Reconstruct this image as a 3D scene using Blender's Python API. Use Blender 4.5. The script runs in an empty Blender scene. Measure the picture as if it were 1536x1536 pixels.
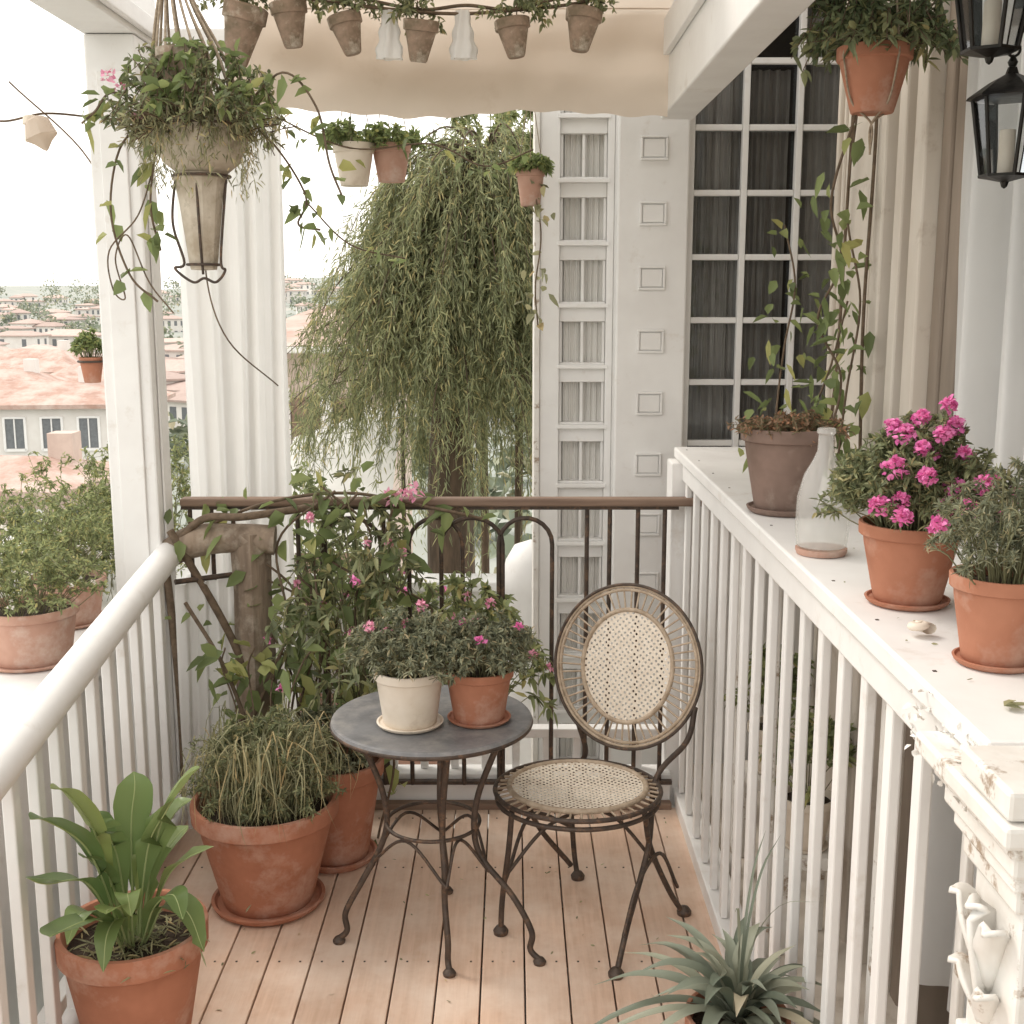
import bpy, math, random
import numpy as np
from mathutils import Vector, Matrix
random.seed(7)
rng = np.random.default_rng(11)
scene = bpy.context.scene
COL = scene.collection

# ------------------------------------------------------------------ helpers
def link(o, parent=None):
    COL.objects.link(o)
    if parent is not None:
        o.parent = parent
    return o

def group(name):
    e = bpy.data.objects.new(name, None)
    e.empty_display_size = 0.1
    return link(e)

def nd(nt, t, **kw):
    n = nt.nodes.new(t)
    for k, v in kw.items():
        setattr(n, k, v)
    return n

def pmat(name, c1, c2=None, scale=6, rough=0.6, bump=0.15, bscale=60, island=0.0,
         stretch=(1, 1, 1), trans=0.0, detail=3, c3=None, c3scale=2.5, c3lo=0.55, c3hi=0.75, metal=0.0, spec=0.4, low=0.35, high=0.65, bdist=0.004, clear=0.0):
    m = bpy.data.materials.new(name)
    m.use_nodes = True
    nt = m.node_tree
    nt.nodes.clear()
    out = nd(nt, 'ShaderNodeOutputMaterial')
    p = nd(nt, 'ShaderNodeBsdfPrincipled')
    p.inputs['Roughness'].default_value = rough
    p.inputs['Metallic'].default_value = metal
    p.inputs['Specular IOR Level'].default_value = spec
    tc = nd(nt, 'ShaderNodeTexCoord')
    mp = nd(nt, 'ShaderNodeMapping')
    mp.inputs['Scale'].default_value = stretch
    nt.links.new(tc.outputs['Object'], mp.inputs['Vector'])
    n1 = nd(nt, 'ShaderNodeTexNoise')
    n1.inputs['Scale'].default_value = scale
    n1.inputs['Detail'].default_value = detail
    n1.inputs['Roughness'].default_value = 0.65
    nt.links.new(mp.outputs[0], n1.inputs['Vector'])
    r = nd(nt, 'ShaderNodeMapRange')
    r.inputs[1].default_value = low
    r.inputs[2].default_value = high
    nt.links.new(n1.outputs['Fac'], r.inputs[0])
    mx = nd(nt, 'ShaderNodeMix', data_type='RGBA')
    c2 = c2 or tuple(x * 0.8 for x in c1)
    mx.inputs[6].default_value = (*c1, 1)
    mx.inputs[7].default_value = (*c2, 1)
    nt.links.new(r.outputs[0], mx.inputs[0])
    col = mx.outputs[2]
    if c3:
        n3 = nd(nt, 'ShaderNodeTexNoise')
        n3.inputs['Scale'].default_value = c3scale
        n3.inputs['Detail'].default_value = 5
        n3.inputs['Roughness'].default_value = 0.7
        nt.links.new(tc.outputs['Object'], n3.inputs['Vector'])
        r3 = nd(nt, 'ShaderNodeMapRange')
        r3.inputs[1].default_value = c3lo
        r3.inputs[2].default_value = c3hi
        nt.links.new(n3.outputs['Fac'], r3.inputs[0])
        m3 = nd(nt, 'ShaderNodeMix', data_type='RGBA')
        m3.inputs[7].default_value = (*c3, 1)
        nt.links.new(r3.outputs[0], m3.inputs[0])
        nt.links.new(col, m3.inputs[6])
        col = m3.outputs[2]
    if island > 0:
        g = nd(nt, 'ShaderNodeNewGeometry')
        h = nd(nt, 'ShaderNodeHueSaturation')
        rr = nd(nt, 'ShaderNodeMapRange')
        rr.inputs[3].default_value = 1 - island
        rr.inputs[4].default_value = 1 + island
        nt.links.new(g.outputs['Random Per Island'], rr.inputs[0])
        nt.links.new(rr.outputs[0], h.inputs['Value'])
        nt.links.new(col, h.inputs['Color'])
        col = h.outputs[0]
    nt.links.new(col, p.inputs['Base Color'])
    if bump > 0:
        nb = nd(nt, 'ShaderNodeTexNoise')
        nb.inputs['Scale'].default_value = bscale
        nb.inputs['Detail'].default_value = 2
        nt.links.new(mp.outputs[0], nb.inputs['Vector'])
        b = nd(nt, 'ShaderNodeBump')
        b.inputs['Strength'].default_value = bump
        b.inputs['Distance'].default_value = bdist
        nt.links.new(nb.outputs['Fac'], b.inputs['Height'])
        nt.links.new(b.outputs[0], p.inputs['Normal'])
    sh = p.outputs[0]
    if trans > 0:
        t = nd(nt, 'ShaderNodeBsdfTranslucent')
        nt.links.new(col, t.inputs['Color'])
        ms = nd(nt, 'ShaderNodeMixShader')
        ms.inputs[0].default_value = trans
        nt.links.new(sh, ms.inputs[1])
        nt.links.new(t.outputs[0], ms.inputs[2])
        sh = ms.outputs[0]
    if clear > 0:
        t = nd(nt, 'ShaderNodeBsdfTransparent')
        t.inputs[0].default_value = (.95, .96, .95, 1)
        ms = nd(nt, 'ShaderNodeMixShader')
        ms.inputs[0].default_value = clear
        nt.links.new(sh, ms.inputs[1])
        nt.links.new(t.outputs[0], ms.inputs[2])
        sh = ms.outputs[0]
    nt.links.new(sh, out.inputs['Surface'])
    return m

def leafm(name, c, c2=None, tr=.3, isl=.35, rough=.55):
    """cheap leaf shader: colour varies leaf by leaf, diffuse + translucent + a little gloss"""
    c2 = c2 or tuple(x*.55 for x in c)
    m = bpy.data.materials.new(name); m.use_nodes = True
    nt = m.node_tree; nt.nodes.clear()
    out = nd(nt, 'ShaderNodeOutputMaterial')
    g = nd(nt, 'ShaderNodeNewGeometry')
    cr_ = nd(nt, 'ShaderNodeValToRGB')
    e = cr_.color_ramp.elements
    e[0].position = 0; e[0].color = (*c2, 1)
    e[1].position = .45; e[1].color = (*c, 1)
    n = e.new(.85); n.color = (min(1, c[0]*1.35), min(1, c[1]*1.25), c[2]*1.2, 1)
    n = e.new(1.0); n.color = (min(1, c[0]*1.9), min(1, c[1]*1.45), c[2]*1.3, 1)
    nt.links.new(g.outputs['Random Per Island'], cr_.inputs[0])
    p = nd(nt, 'ShaderNodeBsdfPrincipled')
    p.inputs['Roughness'].default_value = rough
    p.inputs['Specular IOR Level'].default_value = .3
    t = nd(nt, 'ShaderNodeBsdfTranslucent')
    ms = nd(nt, 'ShaderNodeMixShader'); ms.inputs[0].default_value = tr
    nt.links.new(cr_.outputs[0], p.inputs['Base Color']); nt.links.new(cr_.outputs[0], t.inputs['Color'])
    nt.links.new(p.outputs[0], ms.inputs[1]); nt.links.new(t.outputs[0], ms.inputs[2])
    nt.links.new(ms.outputs[0], out.inputs[0])
    return m

def mesh_obj(name, verts, faces, mat, parent=None, smooth=False, sharp=None):
    me = bpy.data.meshes.new(name)
    me.from_pydata(verts, [], faces)
    if mat:
        me.materials.append(mat)
    if smooth:
        me.polygons.foreach_set('use_smooth', [True] * len(me.polygons))
        if sharp:
            me.set_sharp_from_angle(angle=sharp)
    me.update()
    return link(bpy.data.objects.new(name, me), parent)

def boxes(name, bl, mat, parent=None, bevel=0.004):
    V = []; F = []
    for b in bl:
        x0, x1, y0, y1, z0, z1 = b
        i = len(V)
        V += [(x0, y0, z0), (x1, y0, z0), (x1, y1, z0), (x0, y1, z0), (x0, y0, z1), (x1, y0, z1), (x1, y1, z1), (x0, y1, z1)]
        F += [(i, i+3, i+2, i+1), (i+4, i+5, i+6, i+7), (i, i+1, i+5, i+4), (i+1, i+2, i+6, i+5), (i+2, i+3, i+7, i+6), (i+3, i, i+4, i+7)]
    o = mesh_obj(name, V, F, mat, parent)
    if bevel > 0:
        md = o.modifiers.new('bevel', 'BEVEL')
        md.width = bevel
        md.segments = 2
    return o

def lathe(name, prof, loc, mat, parent=None, seg=44, tilt=None, wob=0.0, sharp=0.7, rot0=0.0):
    V = []; F = []
    for (r, z) in prof:
        for k in range(seg):
            a = 2 * math.pi * k / seg + rot0
            rr = r * (1 + wob * math.sin(3 * a + z * 20) + wob * .6 * math.sin(5 * a + 1.3))
            V.append((rr * math.cos(a), rr * math.sin(a), z))
    for j in range(len(prof) - 1):
        for k in range(seg):
            a = j * seg + k; b = j * seg + (k + 1) % seg
            F.append((a, b, b + seg, a + seg))
    o = mesh_obj(name, V, F, mat, parent, smooth=True, sharp=sharp)
    o.location = loc
    if tilt:
        o.rotation_euler = tilt
    return o

def cr(pts, n=8):
    P = [np.array(p, float) for p in pts]
    if len(P) < 3:
        return [tuple(p) for p in P]
    P = [2 * P[0] - P[1]] + P + [2 * P[-1] - P[-2]]
    out = []
    for i in range(1, len(P) - 2):
        for k in range(n):
            t = k / n
            p0, p1, p2, p3 = P[i-1], P[i], P[i+1], P[i+2]
            out.append(tuple(0.5 * (2*p1 + (p2-p0)*t + (2*p0-5*p1+4*p2-p3)*t*t + (3*p1-p0-3*p2+p3)*t**3)))
    out.append(tuple(P[-2]))
    return out

def tubes(name, paths, r, mat, parent=None, smooth=True, n=8, res=3, cyclic=False, radii=None):
    cu = bpy.data.curves.new(name, 'CURVE')
    cu.dimensions = '3D'
    cu.bevel_depth = r
    cu.bevel_resolution = res
    cu.use_fill_caps = True
    for pi, pts in enumerate(paths):
        q = cr(pts, n) if smooth and len(pts) > 2 and not cyclic else pts
        sp = cu.splines.new('POLY')
        sp.points.add(len(q) - 1)
        fl = []
        for p in q:
            fl += [p[0], p[1], p[2], 1.0]
        sp.points.foreach_set('co', fl)
        if radii is not None:
            ra = radii[pi] if isinstance(radii[0], (list, tuple, np.ndarray)) else radii
            rr = np.interp(np.linspace(0, 1, len(q)), np.linspace(0, 1, len(ra)), ra)
            sp.points.foreach_set('radius', rr.tolist())
        sp.use_cyclic_u = cyclic
        sp.use_smooth = True
    cu.materials.append(mat)
    return link(bpy.data.objects.new(name, cu), parent)

def ring_pts(c, rx, ry, u, v, n=48):
    c = np.array(c); u = np.array(u); v = np.array(v)
    return [tuple(c + rx * math.cos(a) * u + ry * math.sin(a) * v) for a in np.linspace(0, 2 * math.pi, n, endpoint=False)]

def norm(a):
    return a / (np.linalg.norm(a, axis=-1, keepdims=True) + 1e-9)

def leaves(name, P, D, L, W, mat, parent=None, droop=0.15, fold=0.18):
    P = np.asarray(P, float); N = len(P)
    D = norm(np.asarray(D, float))
    L = np.broadcast_to(np.asarray(L, float), (N,))[:, None] * rng.uniform(.6, 1.3, (N, 1))
    W = np.broadcast_to(np.asarray(W, float), (N,))[:, None] * rng.uniform(.7, 1.2, (N, 1))
    R = rng.normal(size=(N, 3)) * 0.55 + np.array([0, 0, 1.0])
    S = norm(np.cross(D, R))
    Nn = np.cross(S, D)
    dz = np.array([0, 0, -1.0])
    v0 = P
    v1 = P + D*L*.3 + S*W*.48 + Nn*W*fold
    v2 = P + D*L*.68 + S*W*.36 + Nn*W*fold + dz*droop*L*.4
    v3 = P + D*L + dz*droop*L
    v4 = P + D*L*.68 - S*W*.36 + Nn*W*fold + dz*droop*L*.4
    v5 = P + D*L*.3 - S*W*.48 + Nn*W*fold
    V = np.stack([v0, v1, v2, v3, v4, v5], 1).reshape(-1, 3)
    me = bpy.data.meshes.new(name)
    me.vertices.add(N * 6)
    me.vertices.foreach_set('co', V.ravel())
    idx = np.arange(N)[:, None] * 6 + np.array([0, 1, 2, 3, 0, 3, 4, 5])
    me.loops.add(N * 8)
    me.loops.foreach_set('vertex_index', idx.ravel().astype(np.int32))
    me.polygons.add(N * 2)
    me.polygons.foreach_set('loop_start', (np.arange(N * 2) * 4).astype(np.int32))
    me.update(calc_edges=True)
    me.validate()
    me.materials.append(mat)
    return link(bpy.data.objects.new(name, me), parent)

def blade(V, F, pts, width, fold=0.15, n=7, prof=None):
    q = [np.array(p) for p in cr(pts, n)]
    m = len(q)
    base = len(V)
    for i, p in enumerate(q):
        t = q[min(i+1, m-1)] - q[max(i-1, 0)]
        t = t / (np.linalg.norm(t) + 1e-9)
        up = np.array([0, 0, 1.0]) if abs(t[2]) < .93 else np.array([0.3, -1.0, 0.2])
        s = np.cross(t, up); s /= (np.linalg.norm(s) + 1e-9)
        nn = np.cross(s, t)
        k = i / (m - 1)
        w = width * (np.interp(k, [a for a, b in prof], [b for a, b in prof]) if prof else math.sin(math.pi * min(1, k*.9+.1))**.7)
        V += [tuple(p - s*w*.5 + nn*w*fold), tuple(p), tuple(p + s*w*.5 + nn*w*fold)]
    for i in range(m - 1):
        a = base + i * 3
        F += [(a, a+1, a+4, a+3), (a+1, a+2, a+5, a+4)]

PADDLE = [(0, .09), (.25, .1), (.35, .34), (.48, .75), (.62, 1), (.78, .9), (.92, .45), (1, .02)]
SWORD = [(0, .6), (.15, .8), (.45, 1), (.75, .7), (1, .02)]

# ------------------------------------------------------------------ materials
white = pmat('white_paint', (.83, .82, .80), (.78, .765, .745), scale=5, rough=.5, bump=.14, bscale=35, c3=(.58, .52, .45), c3scale=7, c3lo=.60, c3hi=.9)
white_old = pmat('peeling_white_paint', (.80, .785, .75), (.70, .665, .615), scale=9, rough=.65, bump=.4, bscale=30, c3=(.36, .28, .21), c3scale=14, c3lo=.57, c3hi=.65)
cream = pmat('cream_paint', (.70, .64, .565), (.60, .53, .455), scale=4, rough=.6, bump=.2, bscale=30, stretch=(1, 1, .3), c3=(.40, .32, .25), c3scale=6, c3lo=.58, c3hi=.78)
taupe = pmat('taupe_wall_and_painted_shade', (.30, .24, .19), (.20, .16, .125), scale=5, rough=.65, bump=.2, stretch=(1, 1, .3))  # near wall colour, also paints the shade between the cream mouldings
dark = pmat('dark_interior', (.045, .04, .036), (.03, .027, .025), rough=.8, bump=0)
terra = pmat('terracotta', (.44, .19, .115), (.355, .145, .085), scale=7, rough=.85, bump=.25, bscale=70, c3=(.56, .38, .30), c3scale=6, c3lo=.50, c3hi=.78)
terra_pale = pmat('pale_terracotta', (.52, .32, .245), (.44, .25, .185), scale=7, rough=.85, bump=.25, c3=(.62, .50, .43), c3scale=6, c3lo=.5, c3hi=.75)
terra_dark = pmat('brown_terracotta', (.235, .16, .13), (.17, .115, .09), scale=8, rough=.8, bump=.25, c3=(.38, .31, .26), c3scale=6, c3lo=.52, c3hi=.8)
mossy = pmat('weathered_mossy_clay', (.33, .235, .175), (.18, .14, .095), scale=18, rough=.9, bump=.6, bscale=50, c3=(.52, .45, .37), c3scale=14, c3lo=.5, c3hi=.68)
pale_mossy = pmat('lichened_cream_clay', (.58, .515, .425), (.40, .335, .255), scale=14, rough=.9, bump=.5, c3=(.22, .185, .125), c3scale=12, c3lo=.52, c3hi=.7)
claywhite = pmat('cream_glazed_clay', (.77, .69, .59), (.69, .60, .49), scale=8, rough=.55, bump=.2, c3=(.52, .42, .33), c3scale=9, c3lo=.58, c3hi=.78)
soil = pmat('soil', (.06, .042, .028), (.03, .02, .013), scale=60, rough=1, bump=1, bscale=80, bdist=.01)
iron = pmat('rusty_iron', (.10, .072, .055), (.055, .042, .035), scale=30, rough=.55, bump=.4, bscale=120, metal=.3, c3=(.22, .13, .08), c3scale=25, c3lo=.52, c3hi=.72, bdist=.001)
black = pmat('black_lantern_metal', (.018, .017, .016), (.03, .026, .022), scale=30, rough=.4, bump=.2, metal=.6)
slate = pmat('table_top_slate', (.21, .21, .215), (.15, .15, .155), scale=14, rough=.38, bump=.15, bscale=40, c3=(.32, .305, .29), c3scale=8, c3lo=.46, c3hi=.70)
cane_rim = pmat('rattan_rim', (.50, .40, .30), (.33, .25, .175), scale=30, rough=.55, bump=.3, bscale=90)
railwood = pmat('weathered_rail_wood', (.29, .20, .145), (.17, .11, .08), scale=12, rough=.7, bump=.5, stretch=(.15, 1, 1), bscale=60)
oldwood = pmat('old_timber', (.30, .23, .17), (.15, .11, .08), scale=14, rough=.85, bump=.8, stretch=(1, 1, .15), bscale=40, c3=(.42, .36, .29), c3scale=8, c3lo=.5, c3hi=.7, bdist=.01)
bark = pmat('bark', (.13, .09, .06), (.065, .047, .032), scale=20, rough=.9, bump=.9, stretch=(1, 1, .2), bdist=.01)
twig = pmat('twig', (.17, .12, .08), (.10, .07, .045), scale=40, rough=.8, bump=0)
stemg = pmat('green_stem', (.20, .20, .10), (.14, .13, .07), scale=30, rough=.7, bump=0)
rope = pmat('jute_cord', (.42, .34, .25), (.26, .20, .145), scale=90, rough=.9, bump=0)
canvas = pmat('offwhite_canvas', (.76, .67, .575), (.72, .625, .53), scale=3, rough=.85, bump=0, trans=.42, c3=(.62, .52, .42), c3scale=4, c3lo=.58, c3hi=.85)
sheer = pmat('white_curtain_cloth', (.86, .85, .83), (.83, .82, .80), scale=3, rough=.8, bump=0, trans=.38)
winc = pmat('grey_window_curtain', (.46, .43, .40), (.34, .315, .29), scale=4, rough=.85, bump=0)
winpale = pmat('pale_window_blind', (.72, .705, .67), (.64, .625, .59), scale=3, rough=.5, bump=0)

def glassmat():
    m = bpy.data.materials.new('window_glass'); m.use_nodes = True
    nt = m.node_tree; nt.nodes.clear()
    o = nd(nt, 'ShaderNodeOutputMaterial'); g = nd(nt, 'ShaderNodeBsdfGlossy'); t = nd(nt, 'ShaderNodeBsdfTransparent')
    g.inputs['Roughness'].default_value = .04
    g.inputs['Color'].default_value = (.8, .82, .84, 1)
    t.inputs['Color'].default_value = (.9, .91, .91, 1)
    f = nd(nt, 'ShaderNodeFresnel'); f.inputs[0].default_value = 1.5
    ms = nd(nt, 'ShaderNodeMixShader')
    nt.links.new(f.outputs[0], ms.inputs[0]); nt.links.new(t.outputs[0], ms.inputs[1]); nt.links.new(g.outputs[0], ms.inputs[2])
    nt.links.new(ms.outputs[0], o.inputs[0])
    return m
glass = glassmat()

def canemat():
    m = pmat('woven_cane', (.78, .70, .59), (.69, .60, .49), scale=40, rough=.65, bump=.2, bscale=250)
    nt = m.node_tree
    out = [n for n in nt.nodes if n.type == 'OUTPUT_MATERIAL'][0]
    src = out.inputs[0].links[0].from_socket
    tc = nd(nt, 'ShaderNodeTexCoord')
    mp = nd(nt, 'ShaderNodeMapping'); mp.inputs['Rotation'].default_value = (0, 0, .785)
    v = nd(nt, 'ShaderNodeTexVoronoi'); v.inputs['Scale'].default_value = 66; v.inputs['Randomness'].default_value = .22
    v.voronoi_dimensions = '2D'
    nt.links.new(tc.outputs['Object'], mp.inputs['Vector'])
    nt.links.new(mp.outputs[0], v.inputs['Vector'])
    l = nd(nt, 'ShaderNodeMath', operation='LESS_THAN'); l.inputs[1].default_value = .25
    nt.links.new(v.outputs['Distance'], l.inputs[0])
    t = nd(nt, 'ShaderNodeBsdfTransparent')
    ms = nd(nt, 'ShaderNodeMixShader')
    nt.links.new(l.outputs[0], ms.inputs[0]); nt.links.new(src, ms.inputs[1]); nt.links.new(t.outputs[0], ms.inputs[2])
    nt.links.new(ms.outputs[0], out.inputs[0])
    return m
cane = canemat()

lf_herb = leafm('herb_leaves', (.23, .26, .14))
lf_grey = leafm('grey_green_leaves', (.25, .27, .18))
lf_vine = leafm('vine_leaves', (.23, .29, .12), tr=.4)
lf_willow = leafm('weeping_foliage', (.31, .335, .18), (.15, .17, .085), tr=.35)
lf_bright = leafm('bush_leaves', (.29, .335, .16), tr=.4)
lf_dry = leafm('dry_grass_leaves', (.34, .34, .20))
lf_dark = leafm('dark_leaves', (.15, .19, .10))
lf_paddle = leafm('glossy_paddle_leaf', (.21, .29, .11), (.13, .20, .07), tr=.3, rough=.3)
lf_agave = leafm('grey_green_blade_leaf', (.24, .265, .205), (.14, .165, .12), tr=.12, rough=.45)
midrib = pmat('leaf_midrib', (.40, .46, .22), (.34, .40, .18), bump=0)
pink = leafm('pink_petals', (.82, .26, .54), (.70, .13, .40), tr=.3)
palepink = leafm('pale_pink_petals', (.85, .42, .56), (.78, .28, .45), tr=.3)
whitepet = leafm('white_petals', (.8, .76, .72), (.7, .66, .6), tr=.3)

# ------------------------------------------------------------------ plant builders
def stems_and_leaves(base, spread, height, nst, per, L, W, droop=.2, curl=.4, out_bias=1.0, base_r=.03, rag=.35):
    P = []; D = []; paths = []; tips = []
    bx, by, bz = base
    for i in range(nst):
        a = rng.uniform(0, 2*math.pi)
        rr = math.sqrt(rng.uniform(0, 1)) * rng.uniform(.8, 1.15)
        hh = height * rng.uniform(1 - rag, 1.1) * (1 - .45 * rr * rr)
        ex = math.cos(a) * rr * spread; ey = math.sin(a) * rr * spread
        p0 = np.array([bx + math.cos(a)*base_r*rr, by + math.sin(a)*base_r*rr, bz])
        p3 = np.array([bx + ex, by + ey, bz + hh])
        p1 = p0 + np.array([ex*.25, ey*.25, hh*.55])
        p2 = p0 + np.array([ex*.7, ey*.7, hh*.92])
        p4 = p3 + np.array([ex*.25, ey*.25, -curl*hh*rr*.5])
        jit = lambda s: rng.normal(size=3) * s
        pts = [p0, p1 + jit(spread*.07), p2 + jit(spread*.08), p3 + jit(spread*.07), p4]
        q = np.array(cr(pts, 4))
        paths.append([tuple(x) for x in q[::2]] + [tuple(q[-1])])
        t = rng.uniform(.18, 1, per) ** .7 * (len(q) - 1.001)
        k = t.astype(int)
        pos = q[k] + (q[k+1] - q[k]) * (t - k)[:, None]
        d = norm(q[k+1] - q[k]) * .8 + rng.normal(size=(per, 3)) * .8
        P.append(pos); D.append(d); tips.append(q[-1])
    return np.concatenate(P), np.concatenate(D), paths, np.array(tips)

def plant(parent, base, spread, height, nst, per, L, W, lm, sm=None, sr=.0013, **kw):
    P, D, paths, tips = stems_and_leaves(base, spread, height, nst, per, L, W, **kw)
    leaves('foliage', P, D, L, W, lm, parent)
    tubes('stems', paths, sr, sm or stemg, parent, smooth=False, res=1)
    return tips

def flowers(parent, centers, r, n, mat, pl=.014, pw=.012):
    P = []; D = []
    for c in centers:
        s = rng.uniform(.7, 1.2)
        d = norm(rng.normal(size=(n, 3)) + np.array([0, -.3, .6]))
        P.append(np.array(c) + d * r * s * rng.uniform(.5, 1, (n, 1))); D.append(np.cross(d, rng.normal(size=(n, 3))) + d*.35)
    leaves('flowers', np.concatenate(P), np.concatenate(D), pl, pw, mat, parent, droop=0, fold=.1)

def vine(parent, pts, r, L, n, lm=None, wm=None, jitter=.02, W=None, down=.4):
    tubes('vine_stem', [pts], r, wm or twig, parent, res=2)
    q = np.array(cr(pts, 10))
    t = rng.uniform(0, len(q) - 1.01, n)
    k = t.astype(int)
    pos = q[k] + (q[k+1]-q[k])*(t-k)[:, None] + rng.normal(size=(n, 3))*jitter
    d = rng.normal(size=(n, 3)) + np.array([0, -.25, -down])
    leaves('vine_leaves', pos, d, L, W or L*.62, lm or lf_vine, parent, droop=.25)

def pot(parent, loc, r, h, mat=None, base_r=None, saucer=True, seg=48, rim=.16, name='pot', tilt=None, soilon=True):
    mat = mat or terra
    b = base_r or r * .66
    rh = h * rim
    rr = r * .93
    at = lambda z: b + (rr - b) * z / (h - rh)
    e = r * .018
    prof = [(0.001, 0), (b - e, 0), (b, e)]
    for k in range(1, 7):
        prof.append((at((h-rh) * k/7), (h-rh)*k/7))
    prof += [(rr - e, h - rh - e), (r - e, h - rh), (r, h - rh + e), (r*1.01, h - e*2), (r, h), (r*.93, h), (r*.9, h - e*2), (r*.86, h*.80)]
    z0 = 0
    if saucer:
        s = b * 1.22
        lathe('saucer', [(0.001, 0), (s*.9, 0), (s, h*.035), (s*1.04, h*.075), (s*.98, h*.08), (s*.93, h*.05), (0.001, h*.045)], loc, mat, parent, seg)
        z0 = h * .045
    o = lathe(name, prof, (loc[0], loc[1], loc[2] + z0), mat, parent, seg, tilt=tilt)
    if soilon:
        lathe('soil', [(0.001, h*.885), (r*.5, h*.88), (r*.885, h*.865)], (loc[0], loc[1], loc[2]+z0), soil, parent, 30, tilt=tilt)
    return loc[2] + z0 + h * .87

# ------------------------------------------------------------------ setting : ground, hills, town
def tz(x, y):
    d = math.hypot(x, y)
    z = -11.0
    if d > 260:
        k = min(1, (d - 260) / 620)
        z += 25 * k*k*(3-2*k) * (0.8 + .22*math.sin(x*.006 + 1) + .14*math.sin(x*.017+y*.004))
    return z + .4 * math.sin(x*.05) * math.cos(y*.06)
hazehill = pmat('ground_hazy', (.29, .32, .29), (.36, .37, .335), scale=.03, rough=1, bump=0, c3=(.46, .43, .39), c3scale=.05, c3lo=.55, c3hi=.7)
V = []; F = []
n = 90
xs = np.sign(np.linspace(-1, 1, n)) * np.abs(np.linspace(-1, 1, n))**1.8 * 2500
for j in range(n):
    for i in range(n):
        V.append((xs[i], xs[j], tz(xs[i], xs[j])))
for j in range(n-1):
    for i in range(n-1):
        a = j*n+i
        F.append((a, a+1, a+n+1, a+n))
mesh_obj('ground', V, F, hazehill, None, smooth=True)

housewall = pmat('house_plaster', (.74, .715, .68), (.67, .635, .595), scale=.8, rough=.8, bump=0, island=.14)
roofm = pmat('clay_tile_roof', (.43, .285, .23), (.36, .23, .185), scale=1.5, rough=.9, bump=.5, bscale=6, island=.15, bdist=.05, c3=(.53, .42, .37), c3scale=.8, c3lo=.40, c3hi=.62)
farroof = pmat('painted_haze_roof', (.50, .39, .345), (.44, .335, .295), scale=1.5, rough=.9, bump=0, island=.2)  # paler version of the roof clay, distance haze put into the colour
farwin = pmat('house_windows_dark', (.19, .20, .21), (.14, .15, .16), rough=.3, bump=0)
pinkwall = pmat('pink_stucco', (.60, .485, .42), (.52, .41, .355), scale=2, rough=.9, bump=.3)

def house_geo(x, y, w, d, zb, ze, rise, rot, WV, WF, RV, RF, NV, NF, FV=None, FF=None, bays=4, fl=2):
    ca, sa = math.cos(rot), math.sin(rot)
    T = lambda px, py, pz: (x + px*ca - py*sa, y + px*sa + py*ca, pz)
    def addbox(Vx, Fx, x0, x1, y0, y1, z0, z1):
        i = len(Vx)
        Vx += [T(x0, y0, z0), T(x1, y0, z0), T(x1, y1, z0), T(x0, y1, z0), T(x0, y0, z1), T(x1, y0, z1), T(x1, y1, z1), T(x0, y1, z1)]
        Fx += [(i, i+3, i+2, i+1), (i+4, i+5, i+6, i+7), (i, i+1, i+5, i+4), (i+1, i+2, i+6, i+5), (i+2, i+3, i+7, i+6), (i+3, i, i+4, i+7)]
    addbox(WV, WF, -w/2, w/2, -d/2, d/2, zb, ze)
    o = .45
    i = len(RV)
    RV += [T(-w/2-o, -d/2-o, ze), T(w/2+o, -d/2-o, ze), T(w/2+o, d/2+o, ze), T(-w/2-o, d/2+o, ze), T(-w/2+d*.35, 0, ze+rise), T(w/2-d*.35, 0, ze+rise),
           T(-w/2-o, -d/2-o, ze-.2), T(w/2+o, -d/2-o, ze-.2), T(w/2+o, d/2+o, ze-.2), T(-w/2-o, d/2+o, ze-.2)]
    RF += [(i, i+1, i+5, i+4), (i+1, i+2, i+5), (i+2, i+3, i+4, i+5), (i+3, i, i+4), (i+6, i+7, i+1, i), (i+7, i+8, i+2, i+1), (i+8, i+9, i+3, i+2), (i+9, i+6, i, i+3), (i+6, i+9, i+8, i+7)]
    for f in range(fl):
        zt = ze - .7 - f * 2.9
        for b in range(bays):
            xc = -w/2 + w * (b + .5) / bays
            addbox(NV, NF, xc-.42, xc+.42, -d/2-.03, -d/2+.1, zt-1.4, zt)
            if FV is not None:
                for (a0, a1, c0, c1) in [(-.54, -.43, -1.5, .1), (.43, .54, -1.5, .1), (-.43, .43, .02, .12), (-.5, .5, -1.55, -1.42), (-.03, .03, -1.4, 0)]:
                    addbox(FV, FF, xc+a0, xc+a1, -d/2-.09, -d/2+.05, zt+c0, zt+c1)
        for s in (-1, 1):
            for b in range(2):
                yc = -d/2 + d*(b+.5)/2
                x0, x1 = (w/2-.1, w/2+.03) if s > 0 else (-w/2-.03, -w/2+.1)
                addbox(NV, NF, x0, x1, yc-.4, yc+.4, zt-1.4, zt)

def house(name, *a, wall=housewall, **k):
    WV, WF, RV, RF, NV, NF, FV, FF = [], [], [], [], [], [], [], []
    house_geo(*a, WV, WF, RV, RF, NV, NF, FV, FF, **k)
    g = group(name)
    mesh_obj('walls', WV, WF, wall, g); mesh_obj('roof', RV, RF, roofm, g); mesh_obj('windows', NV, NF, farwin, g); mesh_obj('window_frames', FV, FF, white, g)
    x, y, w, d, zb, ze, rise, rot = a
    boxes('chimney', [(x+w*.2, x+w*.2+.8, y, y+.8, ze, ze+rise+.7)], wall, g, 0)
    return g

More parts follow.
